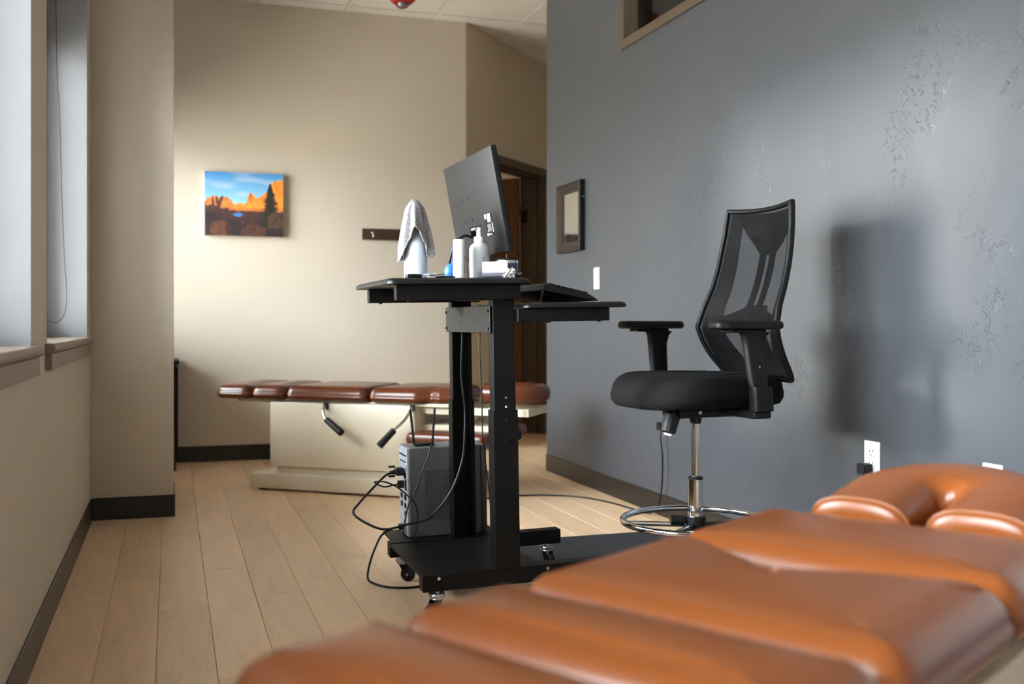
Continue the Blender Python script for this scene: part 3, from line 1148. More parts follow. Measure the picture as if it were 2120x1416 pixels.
def treatment_table(label, loc, rotz, m, pip, pads, head, zt, lever=True, arms=True, sh=0.0, body_end=1.20, hw=0.25):
    t = thing('treatment_table', label, 'treatment table', loc, (0, 0, rotz))
    # base skirt, pedestal
    box('base_skirt', 0.23, body_end + 0.23, -0.25, 0.25, 0.012, 0.092, CREAM, t, 0.006, 2)
    for fx in (0.28, body_end + 0.18):
        for fy in (-0.20, 0.20):
            cyl('foot', (fx, fy, 0.0), (fx, fy, 0.014), 0.02, RUBBER, t, n=12)
    box('plinth', 0.375, body_end - 0.02, -0.215, 0.215, 0.090, 0.135, CREAM, t, 0.003, 1)
    body = box('body', 0.345, body_end, -0.235, 0.235, 0.133, zt - 0.097, CREAM, t, 0.006, 2)
    # cushion carrier rails
    for s in (-1, 1):
        bm = bmesh.new()
        add_box(bm, 0.12, pads[-1][1] - 0.02, s * 0.18 - 0.02, s * 0.18 + 0.02, zt - 0.105, zt - 0.088, 0.002, 1)
        finish('carrier_rail', bm, CREAM, t)
    for k, (u0, u1, kind) in enumerate(pads):
        V = Vector
        if kind == 'notch_far':
            P = [V((u0, -hw)), V((u1, -hw)), V((u1, -0.17)), V((u1 - 0.035, -0.10)), V((u1 - 0.10, -0.01)), V((u1 - 0.065, 0.08)), V((u1, 0.20)), V((u1, hw)), V((u0, hw))]
            rad = [0.05, 0.04, 0.06, 0.05, 0.05, 0.05, 0.06, 0.04, 0.05]
        elif kind == 'shoulder':
            L = u1 - u0
            P = [V((u0, -hw)), V((u0 + L * .58, -hw)), V((u0 + L * .70, -hw + .045)), V((u0 + L * .80, -hw + .03)), V((u1, -hw + .06)), V((u1, hw - .06)), V((u0 + L * .80, hw - .03)), V((u0 + L * .70, hw - .045)), V((u0 + L * .58, hw)), V((u0, hw))]
            rad = [0.05, 0.06, 0.03, 0.03, 0.06, 0.06, 0.03, 0.03, 0.06, 0.05]
        else:
            P = [V((u0, -hw)), V((u1, -hw)), V((u1, hw)), V((u0, hw))]
            rad = [0.055 if kind == 'foot' else 0.045, 0.045, 0.045, 0.055 if kind == 'foot' else 0.045]
        out = densify(round_poly(P, rad, 7), 0.02)
        bm, top = pad_mesh(out, zt - 0.088, zt - 0.007, 0.048, 0.008)
        p = finish('cushion', bm, m, t, smooth=True)
        bm = bmesh.new()
        ring = outset(out, 0.0030)
        add_tube(bm, [(q.x, q.y, zt - 0.0520) for q in ring], 0.0026, 6, True)
        finish('welt', bm, pip, p, smooth=True)
    u0, u1, half, tilt, rise = head
    horseshoe('headrest', t, m, u0, u1, half, half * 0.92, 0.10, zt - 0.04 + rise, tilt, pip)
    # head carriage
    for s in (-1, 1):
        box('head_rail', pads[-1][0] + 0.25, u1 - 0.06, s * 0.15 - 0.016, s * 0.15 + 0.016, zt - 0.145, zt - 0.108, CREAM, t, 0.003, 1)
    box('cross_bar', u1 - 0.09, u1 - 0.055, -0.166, 0.166, zt - 0.1455, zt - 0.1075, CREAM, t, 0.003, 1)
    bm = bmesh.new()
    add_tube(bm, [(1.46 + sh, -0.15, zt - 0.14), (1.40 + sh, -0.15, 0.36)], 0.020, 4)
    finish('strut', bm, CREAM, t)
    bm = bmesh.new()
    add_tube(bm, [(1.46 + sh, 0.15, zt - 0.14), (1.40 + sh, 0.15, 0.36)], 0.020, 4)
    finish('strut', bm, CREAM, t)
    box('arm_carrier', body_end - 0.01, 1.62 + sh, -0.15, 0.15, 0.345, 0.375, CREAM, t, 0.004, 1)
    cyl('gas_spring', (1.52 + sh, 0.0, 0.38), (1.74 + sh, 0.0, zt - 0.12), 0.011, STEEL, t, n=12)
    if arms:
        for s in (-1, 1):
            V = Vector
            out = densify(round_poly([V((1.19, s * 0.265 - 0.075)), V((1.62, s * 0.265 - 0.075)), V((1.62, s * 0.265 + 0.075)), V((1.19, s * 0.265 + 0.075))], 0.03, 6), 0.02)
            bm, top = pad_mesh(out, 0.292, 0.352, 0.024, 0.004)
            finish('arm_cushion', bm, m, t, smooth=True)
    if lever:   # adjustment levers on the side of the body
        for pts, hnd in (([(0.69, -0.235, zt - 0.105), (0.69, -0.262, zt - 0.12), (0.70, -0.285, zt - 0.15), (0.73, -0.305, zt - 0.178)], ((0.73, -0.305, zt - 0.178), (0.845, -0.36, zt - 0.235))),
                         ([(1.190, -0.235, zt - 0.105), (1.185, -0.26, zt - 0.125), (1.165, -0.29, zt - 0.17), (1.125, -0.32, zt - 0.215)], ((1.125, -0.32, zt - 0.215), (1.065, -0.37, zt - 0.295)))):
            lv = tube('lever', pts, 0.0075, CHROME, t)
            cyl('grip', hnd[0], hnd[1], 0.0165, RUBBER, lv, r1=0.019, n=16)
            box('lever_bracket', pts[0][0] - 0.012, pts[0][0] + 0.012, -0.247, -0.234, zt - 0.125, zt - 0.092, BLACKP, t)
    return t

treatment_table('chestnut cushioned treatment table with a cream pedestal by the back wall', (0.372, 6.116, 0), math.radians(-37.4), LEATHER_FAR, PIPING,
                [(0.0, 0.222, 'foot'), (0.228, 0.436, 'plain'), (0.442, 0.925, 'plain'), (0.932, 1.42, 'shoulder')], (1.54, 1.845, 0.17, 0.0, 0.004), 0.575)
treatment_table('caramel cushioned treatment table filling the lower right foreground', (0.153, 0.777, 0), math.radians(30.6), LEATHER, PIPING,
                [(0.0, 0.212, 'foot'), (0.217, 0.407, 'plain'), (0.412, 0.757, 'notch_far'), (0.762, 1.065, 'plain')], (1.110, 1.41, 0.175, math.radians(9), 0.0), 0.607, lever=False, arms=False, sh=-0.45, body_end=0.85, hw=0.243)

# ================================================================== floor mat
bm = bmesh.new()
pts = round_poly([Vector((1.20, 2.25)), Vector((2.06, 2.25)), Vector((2.06, 4.06)), Vector((1.20, 4.06))], 0.03, 4)
stack = [[(p.x, p.y, z) for p in outset(pts, o)] for o, z in ((0, 0.0005), (0.001, 0.002), (0.010, 0.0085))]
R = stack_rings(bm, stack)
bm.faces.new(R[0][::-1]); bm.faces.new(R[-1])
tag(finish('floor_mat', bm, MATRUB, auto=30), 'dark grey rubber floor mat under the office chair', 'mat')

# ================================================================== rolling sit-stand workstation
DESK_O = Vector((0.99, 3.30, 0.0038))
DESK_R = (0.0, math.radians(-1.0), 0.0)
DM = Matrix.Translation(DESK_O) @ Matrix.Rotation(DESK_R[1], 4, 'Y')
dk = thing('workstation', 'black rolling standing desk with two posts and a lower keyboard shelf', 'desk', DESK_O, DESK_R)
def dbox(name, *a, m=BLACK, bev=0.002, parent=None):
    return box(name, *a, m, parent or dk, bev, 1)
# base
for y0, y1 in ((-0.25, -0.20), (0.24, 0.29)):
    b = dbox('base_beam', -0.27, 0.36, y0, y1, 0.089, 0.140)
    for bx in (-0.22, 0.0 + 0.13):
        cyl('screw', (bx, y0 - 0.002, 0.128), (bx, y0 + 0.001, 0.128), 0.005, STEEL, b, n=10)
    cyl('bolt_hole', (-0.165, y0 - 0.0008, 0.115), (-0.165, y0 + 0.001, 0.115), 0.006, INK, b, n=6)
dbox('base_plate', -0.27, 0.115, -0.199, 0.239, 0.126, 0.138)
dbox('case_tray', -0.25, 0.14, 0.291, 0.475, 0.128, 0.138)
# casters
def caster(x, y, ang):
    c = bpy.data.objects.new('caster', None)
    COL.objects.link(c); c.parent = dk; c.location = (x, y, 0)
    c.rotation_euler = (0, 0, ang)
    bm = bmesh.new()
    add_lathe(bm, [(0.0, 0.090), (0.009, 0.090), (0.009, 0.080), (0.024, 0.080), (0.026, 0.076), (0.025, 0.070), (0.020, 0.068), (0.022, 0.064), (0.015, 0.060), (0.0, 0.060)], 20)
    finish('swivel_plate', bm, STEEL, c, auto=30)
    bm = bmesh.new()
    for s in (-1, 1):
        pts = [Vector((-0.012, 0.064)), Vector((0.014, 0.064)), Vector((0.030, 0.030)), Vector((0.028, 0.018)), Vector((0.012, 0.020))]
        a = [bm.verts.new((p.x, s * 0.0135, p.y)) for p in pts]
        b = [bm.verts.new((p.x, s * 0.0155, p.y)) for p in pts]
        for i in range(5):
            bm.faces.new((a[i], a[(i + 1) % 5], b[(i + 1) % 5], b[i]))
        bm.faces.new(a); bm.faces.new(b[::-1])
    finish('fork', bm, BLACKP, c)
    bm = bmesh.new()
    prof = [(-0.011, 0.004), (-0.011, 0.019), (-0.008, 0.0245), (0.0, 0.0262), (0.008, 0.0245), (0.011, 0.019), (0.011, 0.004)]
    n = 28
    rings = [[bm.verts.new((0.018 + r * math.cos(2 * PI * k / n), y_, 0.0265 + r * math.sin(2 * PI * k / n))) for k in range(n)] for y_, r in prof]
    for p, q in zip(rings, rings[1:]):
        for k in range(n):
            bm.faces.new((p[k], p[(k + 1) % n], q[(k + 1) % n], q[k]))
    bm.faces.new(rings[0]); bm.faces.new(rings[-1][::-1])
    w = finish('wheel', bm, RUBBER, c, auto=35)
    cyl('axle', (0.018, -0.018, 0.0265), (0.018, 0.018, 0.0265), 0.005, STEEL, c, n=10)
caster(-0.222, 0.262, math.radians(-25))
caster(-0.222, -0.228, math.radians(200))
caster(0.312, 0.262, math.radians(-75))
caster(0.312, -0.228, math.radians(160))
# posts: near one is a box section, far one a channel open to the front
dbox('post_sleeve', -0.0405, 0.0405, -0.2502, -0.196, 0.139, 0.628)
p = dbox('post', -0.0355, 0.0355, -0.246, -0.200, 0.50, 1.008)
bm = bmesh.new()
for x0, x1, y0, y1 in ((-0.0405, -0.0365, 0.24, 0.29), (0.0365, 0.0405, 0.24, 0.29), (-0.0365, 0.0365, 0.286, 0.29)):
    add_box(bm, x0, x1, y0, y1, 0.139, 0.628)
finish('post_sleeve', bm, BLACK, dk)
bm = bmesh.new()
for x0, x1, y0, y1 in ((-0.0355, -0.032, 0.244, 0.286), (0.032, 0.0355, 0.244, 0.286), (-0.032, 0.032, 0.282, 0.2855)):
    add_box(bm, x0, x1, y0, y1, 0.50, 1.008)
finish('post', bm, BLACK, dk)
for z in (0.595, 0.535):
    bm = bmesh.new()
    add_lathe(bm, [(0.0, 0.0), (0.0065, 0.0), (0.0065, 0.003), (0.0035, 0.0045), (0.0, 0.004)], 12)
    bmesh.ops.transform(bm, matrix=Matrix.Translation((0.003, -0.250, z)) @ Matrix.Rotation(PI / 2, 4, 'X'), verts=bm.verts[:])
    finish('bolt', bm, BLACKP, dk, auto=30)
for z in (0.660, 0.632):  # pale discs stand in for light showing through the post's holes
    cyl('pale_hole_disc', (0.003, -0.2466, z + 0.006), (0.003, -0.245, z + 0.006), 0.0035, WHITEP if z < 0.65 else HOLEDISC, dk, n=10)
cyl('clamp_knob', (0.0405, -0.223, 0.545), (0.056, -0.223, 0.545), 0.018, BLACKP, dk, r1=0.012, n=14)
# cross panel joining the posts
pn = dbox('cross_panel', -0.0455, -0.0415, -0.246, 0.288, 0.866, 0.952, m=PANEL)
for yy in (-0.235, 0.275):
    for z in (0.880, 0.935):
        cyl('bolt', (-0.050, yy, z), (-0.0452, yy, z), 0.005, BLACKP, pn, n=10)
for yy, z in ((0.09, 0.90), (-0.10, 0.905)):
    cyl('rivet', (-0.0465, yy, z), (-0.0453, yy, z), 0.003, BLACKP, pn, n=8)
# support arms
for y0, y1 in ((-0.278, -0.248), (0.165, 0.195)):
    a = dbox('support_arm', -0.343, 0.046, y0, y1, 0.9695, 1.016)
    for bx in (-0.30, -0.05):
        cyl('screw', (bx, (y0 + y1) / 2, 0.966), (bx, (y0 + y1) / 2, 0.9697), 0.006, BLACKP, a, n=10)
for y0, y1 in ((-0.278, -0.250), (0.165, 0.195)):
    a = dbox('shelf_arm', 0.0358, 0.342, y0, y1, 0.899, 0.9405)
    for bx in (0.075, 0.14, 0.31):
        cyl('screw', (bx, (y0 + y1) / 2, 0.8955), (bx, (y0 + y1) / 2, 0.8992), 0.006, BLACKP, a, n=10)
dbox('cross_tie', -0.05, 0.03, -0.248, 0.165, 0.972, 0.985)
# tops
V = Vector
TOPZ = 1.035
slab('desk_top', densify(round_poly([V((-0.372, -0.312)), V((0.072, -0.312)), V((0.072, 0.268)), V((-0.372, 0.268))], 0.028, 6), 0.05), 1.0162, TOPZ, 0.012, BLACKL, dk)
slab('keyboard_shelf', densify(round_poly([V((0.052, -0.302)), V((0.398, -0.302)), V((0.398, 0.268)), V((0.052, 0.268))], 0.03, 6), 0.05), 0.9408, 0.9585, 0.012, BLACKL, dk)

def on_desk(X, Y, zl=TOPZ):
    """world matrix of a spot on the desk top nearest to world X, Y"""
    x = X - DESK_O.x + (zl * math.sin(math.radians(1.0)))
    return (DM @ Vector((x, Y - DESK_O.y, zl)))
def dthing(name, label, cat, X, Y, zl=TOPZ, rz=0.0):
    m = DM.to_3x3().to_4x4() @ Matrix.Rotation(rz, 4, 'Z')
    t = thing(name, label, cat, on_desk(X, Y, zl))
    t.rotation_euler = m.to_euler()
    return t

# ------------------------------------------------------------------ monitor
def monitor():
    t = dthing('monitor', 'black flat monitor tilted back with its rear towards the window', 'monitor', 0.985, 3.318)
    W, H, D = 0.268, 0.330, 0.020                      # half width, height, depth
    tilt = Matrix.Translation((0.0, 0, 0.083)) @ Matrix.Rotation(math.radians(1.2), 4, 'Z') @ Matrix.Rotation(math.radians(-9.5), 4, 'Y')
    # local: x = towards the user, y = along, z = up
    bm = bmesh.new()
    add_box(bm, 0.0, D, -W, W, 0.0, H, 0.003, 2)
    bmesh.ops.transform(bm, matrix=tilt, verts=bm.verts[:])
    hs = finish('housing', bm, MONB, t, auto=40)
    box('screen', D - 0.001, D + 0.0006, -W + 0.006, W - 0.006, 0.018, H - 0.006, SCREEN, t, mtx=tilt)
    for y, z in ((0.112, 0.200), (0.037, 0.200), (0.112, 0.125), (0.037, 0.125)):
        bm = bmesh.new()
        add_cyl(bm, (-0.0008, y, z), (0.001, y, z), 0.0045, n=10)
        bmesh.ops.transform(bm, matrix=tilt, verts=bm.verts[:])
        finish('mount_hole', bm, INK, hs, auto=40)
    box('port_recess', -0.0008, 0.004, -0.045, 0.085, 0.090, 0.104, INK, hs, mtx=tilt)
    box('cable_plug', -0.030, 0.000, -0.006, 0.020, 0.072, 0.088, BLACKP, hs, 0.003, 1, mtx=tilt)
    # rating label with a bar code and small print
    lb = box('rating_label', -0.0008, 0.0005, -0.168, -0.092, 0.060, 0.132, INK, hs, mtx=tilt)
    for y0, y1, z0, z1 in ((-0.152, -0.122, 0.104, 0.131), (-0.112, -0.096, 0.116, 0.131), (-0.166, -0.160, 0.070, 0.100), (-0.112, -0.098, 0.062, 0.069), (-0.125, -0.119, 0.062, 0.069), (-0.142, -0.134, 0.062, 0.067), (-0.110, -0.107, 0.074, 0.078)):
        box('label_patch', -0.0012, -0.0006, y0, y1, z0, z1, LABEL, lb, mtx=tilt)
    box('label_patch', -0.0012, -0.0006, -0.148, -0.112, 0.074, 0.098, GREYD, lb, mtx=tilt)
    for k in range(6):
        y0 = -0.149 + 0.0042 * k
        box('barcode_line', -0.0015, -0.0011, y0, y0 + 0.0016, 0.110, 0.124, INK, lb, mtx=tilt)
    box('lock_slot', -0.0006, 0.0002, -0.228, -0.221, 0.040, 0.052, INK, hs, mtx=tilt)
    # stand
    bm = bmesh.new()
    add_tube(bm, catmull([(-0.030, 0.0, 0.006), (-0.040, 0.0, 0.05), (-0.022, 0.0, 0.11), (-0.012, 0.0, 0.16)], 6), 0.022, 8, ry=0.010)
    finish('stand_neck', bm, BLACKP, t, auto=40)
    slab('stand_foot', densify(round_poly([V((-0.075, -0.11)), V((0.045, -0.12)), V((0.045, 0.16)), V((-0.075, 0.16))], 0.03, 5), 0.03), 0.0004, 0.009, 0.004, BLACKP, t)
    return t
monitor()
P0 = [(0.952, 3.325, 1.185), (0.925, 3.325, 1.190), (0.900, 3.33, 1.172), (0.887, 3.345, 1.135), (0.882, 3.375, 1.085), (0.885, 3.42, 1.045), (0.905, 3.50, 1.041), (0.93, 3.57, 1.030), (0.945, 3.585, 0.97), (0.975, 3.548, 0.90),
      (0.973, 3.545, 0.728), (0.979, 3.54, 0.652), (0.984, 3.535, 0.593), (0.979, 3.52, 0.508), (0.969, 3.51, 0.425), (0.935, 3.50, 0.335), (0.892, 3.50, 0.27), (0.840, 3.50, 0.223), (0.781, 3.51, 0.209), (0.701, 3.53, 0.191), (0.648, 3.56, 0.205), (0.601, 3.60, 0.239), (0.627, 3.62, 0.273), (0.688, 3.645, 0.327), (0.723, 3.652, 0.357), (0.745, 3.655, 0.366)]
t = thing('video_cable', 'black cable looping from the monitor down the rear post to the computer', 'cable', P0[0])
tube('cord', [Vector(p) - Vector(P0[0]) for p in P0], 0.0042, CABLE, t, smoothn=8)
o = Vector(P0[0])
pl = box('connector', 0.758 - o.x, 0.789 - o.x, 3.638 - o.y, 3.672 - o.y, 0.356 - o.z, 0.384 - o.z, CABLE, t, 0.004, 1)
cyl('connector_boot', Vector((0.738, 3.655, 0.366)) - o, Vector((0.760, 3.655, 0.368)) - o, 0.006, CABLE, pl, r1=0.009, n=10)
for z in (0.356, 0.384):
    cyl('thumb_screw', Vector((0.735, 3.655, z + (0.004 if z > 0.37 else -0.002))) - o, Vector((0.758, 3.655, z + (0.004 if z > 0.37 else -0.002))) - o, 0.004, RUBBER, pl, n=10)

# ------------------------------------------------------------------ computer tower
t = thing('computer_tower', 'grey desktop computer case standing on the desk base behind the rear post', 'computer', DM @ Vector((-0.185, 0.308, 0.1385)), DESK_R)
cs = box('case', 0, 0.265, 0, 0.150, 0.0, 0.318, GREYM, t, 0.003, 1)
box('front_bezel', 0.2655, 0.288, 0.0, 0.150, 0.002, 0.317, GREYD, t, 0.006, 2)
box('side_grille', 0.055, 0.155, -0.0012, 0.001, 0.055, 0.235, PERF, cs)
rp_ = box('rear_panel', -0.004, 0.0005, 0.004, 0.146, 0.004, 0.314, IOSTEEL, cs)
for k, (y0, y1, z0, z1, mm) in enumerate(((0.02, 0.13, 0.285, 0.290, INK), (0.03, 0.12, 0.262, 0.266, INK), (0.02, 0.07, 0.232, 0.256, IOSTEEL), (0.030, 0.065, 0.205, 0.225, INK), (0.02, 0.05, 0.165, 0.200, BLACKP), (0.03, 0.06, 0.128, 0.146, INK), (0.09, 0.12, 0.128, 0.146, INK), (0.03, 0.06, 0.098, 0.116, INK), (0.09, 0.12, 0.098, 0.116, INK), (0.03, 0.06, 0.070, 0.088, INK), (0.03, 0.11, 0.012, 0.032, STEEL))):
    box('port' if mm is not STEEL else 'bracket', -0.0055, -0.0035, y0, y1, z0, z1, mm, rp_)

# wireless adapter on top of the case
t = thing('wifi_adapter', 'small black wireless adapter with two antennas on the grey computer case', 'adapter', DM @ Vector((-0.1185, 0.360, 0.4570)), DESK_R)
box('dock', -0.036, 0.036, -0.022, 0.022, 0.0, 0.010, BLACKP, t, 0.004, 2)
for s, lean in ((-1, -0.012), (1, 0.010)):
    bm = bmesh.new()
    add_tube(bm, [(s * 0.034, 0, 0.006), (s * 0.034 + lean, 0, 0.132)], 0.0062, 8, ry=0.0045)
    finish('antenna', bm, BLACKP, t, auto=40)
P1 = [(0.885, 3.640, 0.463), (0.884, 3.615, 0.463), (0.874, 3.594, 0.458), (0.863, 3.585, 0.428), (0.843, 3.585, 0.378), (0.814, 3.585, 0.302), (0.790, 3.57, 0.264), (0.776, 3.57, 0.205), (0.772, 3.57, 0.170), (0.784, 3.57, 0.150), (0.805, 3.57, 0.152), (0.819, 3.57, 0.186), (0.821, 3.57, 0.237), (0.810, 3.57, 0.271), (0.795, 3.58, 0.287), (0.777, 3.60, 0.305), (0.748, 3.60, 0.327), (0.708, 3.60, 0.344), (0.678, 3.62, 0.341), (0.716, 3.645, 0.319), (0.751, 3.648, 0.323), (0.770, 3.648, 0.325)]
t = thing('usb_cable', 'thin black cable looping from the antenna adapter to the computer back', 'cable', P1[0])
o = Vector(P1[0])
tube('cord', [Vector(p) - o for p in P1], 0.0028, CABLE, t)
box('connector', 0.766 - o.x, 0.7895 - o.x, 3.640 - o.y, 3.656 - o.y, 0.312 - o.z, 0.338 - o.z, CABLE, t, 0.002, 1)
P2 = [(0.775, 3.650, 0.173), (0.745, 3.645, 0.168), (0.705, 3.63, 0.150), (0.675, 3.615, 0.100), (0.655, 3.60, 0.050), (0.647, 3.575, 0.014), (0.663, 3.54, 0.0045), (0.694, 3.484, 0.0045), (0.745, 3.454, 0.0045), (0.801, 3.456, 0.0045), (0.90, 3.50, 0.0045), (1.02, 3.62, 0.0045), (1.12, 3.78, 0.0045)]
t = thing('power_cable', 'black power cord hanging from the computer back and curling on the planks', 'cable', P2[0])
o = Vector(P2[0])
tube('cord', [Vector(p) - o for p in P2], 0.0040, CABLE, t)
box('connector', 0.770 - o.x, 0.7895 - o.x, 3.640 - o.y, 3.662 - o.y, 0.163 - o.z, 0.183 - o.z, CABLE, t, 0.003, 1)
P3 = [(1.017, 3.46, 0.965), (1.016, 3.455, 0.90), (1.013, 3.45, 0.798), (1.02, 3.45, 0.681), (1.022, 3.45, 0.597), (1.024, 3.45, 0.514), (1.036, 3.46, 0.428), (1.053, 3.47, 0.325), (1.063, 3.48, 0.255), (1.085, 3.49, 0.20), (1.12, 3.52, 0.10), (1.15, 3.66, 0.02), (1.15, 3.79, 0.0095)]
t = thing('keyboard_cable', 'thin black cable hanging between the two desk posts', 'cable', P3[0])
tube('cord', [Vector(p) - Vector(P3[0]) for p in P3], 0.0024, CABLE, t)
t = thing('power_strip', 'black power strip lying on the floor behind the computer', 'power strip', (1.14, 3.90, 0), (0, 0, math.radians(70)))
box('body', -0.12, 0.12, -0.025, 0.025, 0.0, 0.035, BLACKP, t, 0.005, 2)
for k in range(4):
    box('socket', -0.09 + k * 0.05, -0.06 + k * 0.05, -0.014, 0.014, 0.0345, 0.037, RUBBER, t, 0.002, 1)

# ------------------------------------------------------------------ things on the desk top
# spray bottle
t = dthing('spray_bottle', 'frosted white spray bottle under the grey towel on the desk', 'bottle', 0.731, 3.20)
lathe('body', [(0.0, 0.0), (0.033, 0.0), (0.0365, 0.003), (0.0368, 0.075), (0.0365, 0.095), (0.034, 0.110), (0.028, 0.130), (0.020, 0.150), (0.0145, 0.165), (0.0135, 0.176), (0.0, 0.176)], BOTTLE, t, n=40)
lathe('collar', [(0.0, 0.176), (0.0160, 0.176), (0.0160, 0.196), (0.0, 0.196)], WHITEP, t)
bm = bmesh.new()
add_box(bm, -0.012, 0.012, -0.022, 0.028, 0.196, 0.228, 0.006, 2)
add_tube(bm, catmull([(0.0, -0.018, 0.205), (0.0, -0.026, 0.195), (0.0, -0.028, 0.18)], 4), 0.004, 6)
finish('trigger_head', bm, WHITEP, t, auto=40)
def towel():
    t = dthing('hand_towel', 'grey waffle-knit towel draped over the spray bottle', 'towel', 0.731, 3.20)
    NA, NS = 160, 60
    cam_a = math.atan2(-3.2, -0.731)
    top = 0.256
    verts, faces = [], []
    def hem(q):
        # q: angle measured from the camera side, + to the right as seen from the camera
        k = [(-180, .075), (-140, .10), (-100, .066), (-72, .060), (-50, .074), (-22, .128), (0, .166), (12, .158), (34, .118), (62, .072), (84, .082), (120, .11), (180, .075)]
        d = math.degrees(q)
        for (a, b), (c, e) in zip(k, k[1:]):
            if d <= c:
                s = (d - a) / (c - a); s = s * s * (3 - 2 * s)
                return b + (e - b) * s
        return .075
    for j in range(NS + 1):
        s = j / NS
        for i in range(NA):
            q = -PI + 2 * PI * i / NA
            hz = hem(q)
            z = top + (hz - top) * s
            drop = (top - z) / (top - 0.06)
            r = 0.0385 * (min(1.0, drop / 0.16) ** 0.5) * 0.58 + 0.030 * min(1, drop * 1.25) ** 0.9
            # soft vertical folds growing to the hem
            fold = 0.0055 * math.sin(q * 5 + 0.8) + 0.004 * math.sin(q * 9 + 2.0)
            r += fold * min(1, drop * 1.8)
            # edges near the opening lift off the bottle
            if abs(q) < 0.9:
                r += 0.010 * (1 - abs(q) / 0.9) * s * s
            r = max(r, 0.004) if j else 0.002
            # small knit ribs
            r += 0.0009 * math.sin(z * 2 * PI / 0.0072 + 0.6 * math.sin(q * 3))
            a = cam_a + q
            verts.append((r * math.cos(a) + 0.004 * drop * 0, r * math.sin(a), z + 0.0007 * math.sin(q * 46)))
    for j in range(NS):
        for i in range(NA):
            k = (i + 1) % NA
            faces.append((j * NA + i, j * NA + k, (j + 1) * NA + k, (j + 1) * NA + i))
    faces.append(tuple(range(NA))[::-1])
    me = bpy.data.meshes.new('cloth'); me.from_pydata(verts, [], faces)
    o = new_obj('cloth', me, TOWEL, t, smooth=True)
    md = o.modifiers.new('thickness', 'SOLIDIFY'); md.thickness = 0.0035; md.offset = 1
    # rolled hem
    bm = bmesh.new()
    add_tube(bm, [Vector(v) for v in verts[NS * NA:(NS + 1) * NA]], 0.0024, 6, True)
    finish('hem', bm, TOWEL, t, smooth=True)
towel()

# white cream tube, blue can, ball, pump bottle
t = dthing('white_tube_bottle', 'slim white capped bottle on the desk left of the pump bottle', 'bottle', 0.842, 3.085)
lathe('body', [(0.0, 0.0), (0.0175, 0.0), (0.0188, 0.002), (0.0188, 0.084), (0.0, 0.084)], TUBEW, t)
lathe('cap', [(0.0, 0.084), (0.0180, 0.0842), (0.0180, 0.118), (0.0165, 0.1205), (0.0, 0.1205)], WHITEP, t)
bm = bmesh.new()
for k in range(7):
    a0 = math.radians(-50) + 0.0
    z = 0.018 + k * 0.0075
    r = 0.0190
    p = [(r * math.cos(a0 + w), r * math.sin(a0 + w), z + h) for w, h in ((0, 0), (0.22, 0), (0.22, 0.0045), (0, 0.0045))]
    bm.faces.new([bm.verts.new(q) for q in p])
o_ = finish('printed_lettering', bm, INK, t)
o_['kind'] = 'stuff'
t = dthing('blue_can', 'blue cylindrical can behind the slim white bottle', 'can', 0.872, 3.215)
lathe('body', [(0.0, 0.0), (0.0165, 0.0), (0.0175, 0.002), (0.0175, 0.085), (0.0, 0.085)], BLUE, t)
lathe('cap', [(0.0, 0.085), (0.0165, 0.0852), (0.0165, 0.117), (0.0150, 0.119), (0.0, 0.119)], BLUE, t)
bm = bmesh.new()
for z in (0.028, 0.040, 0.052):
    rr = 0.0178
    a0 = math.atan2(-3.2, -0.9) - 0.72
    add_tube(bm, [(rr * math.cos(a0 + 0.16 * math.cos(q)), rr * math.sin(a0 + 0.16 * math.cos(q)), z + 0.004 * math.sin(q)) for q in [0.8 + 4.6 * k / 10 for k in range(11)]], 0.0007, 4)
o_ = finish('printed_lettering', bm, LABEL, t)
o_['kind'] = 'stuff'
t = dthing('stress_ball', 'bright blue ball sitting behind the white bottle on the desk', 'ball', 0.873, 3.275)
bm = bmesh.new()
bmesh.ops.create_uvsphere(bm, u_segments=32, v_segments=18, radius=0.030, matrix=Matrix.Translation((0, 0, 0.0295)))
for v in bm.verts:
    v.co.z = max(v.co.z, 0.0005)
finish('ball_skin', bm, BALL, t, smooth=True)

def pump_bottle():
    t = dthing('pump_bottle', 'white pump lotion bottle standing before the monitor', 'bottle', 0.921, 3.135, rz=math.radians(200))
    bm = bmesh.new()
    oval = lambda a, b: superellipse(40, a, b, 2.4)
    rings = []
    for a, b, z in ((.029, .022, 0.0), (.0325, .0245, .003), (.0328, .0248, .020), (.0328, .0248, .088), (.0322, .0242, .097), (.028, .021, .106), (.020, .017, .1125), (.0145, .0145, .1145)):
        rings.append([(x, y, z) for x, y in oval(a, b)])
    R = stack_rings(bm, rings)
    bm.faces.new(R[0][::-1]); bm.faces.new(R[-1])
    finish('body', bm, TUBEW, t, auto=45)
    lathe('collar', [(0.0, .1145), (0.0158, .1145), (0.0158, .131), (0.0145, .133), (0.0, .133)], WHITEP, t)
    bm = bmesh.new()
    add_lathe(bm, [(0.0, .133), (0.0085, .133), (0.0080, .150), (0.0095, .152), (0.0098, .160), (0.006, .1625), (0.0, .163)], 24)
    finish('pump_head', bm, WHITEP, t, auto=40)
    bm = bmesh.new()
    add_tube(bm, [(0.004, 0, .157), (0.018, 0, .1575), (0.028, 0, .1545)], 0.0046, 10, rfun=lambda s: 1 - 0.35 * s)
    finish('spout', bm, WHITEP, t, smooth=True)
    bm = bmesh.new()
    for k in range(9):
        y0 = 0.0268
        z = 0.032 + k * 0.0042
        p = [(-0.001, y0, z), (0.007, y0, z), (0.007, y0, z + 0.002), (-0.001, y0, z + 0.002)]
        bm.faces.new([bm.verts.new(q) for q in p])
    o_ = finish('printed_text', bm, GREYD, t)
    o_['kind'] = 'stuff'
pump_bottle()

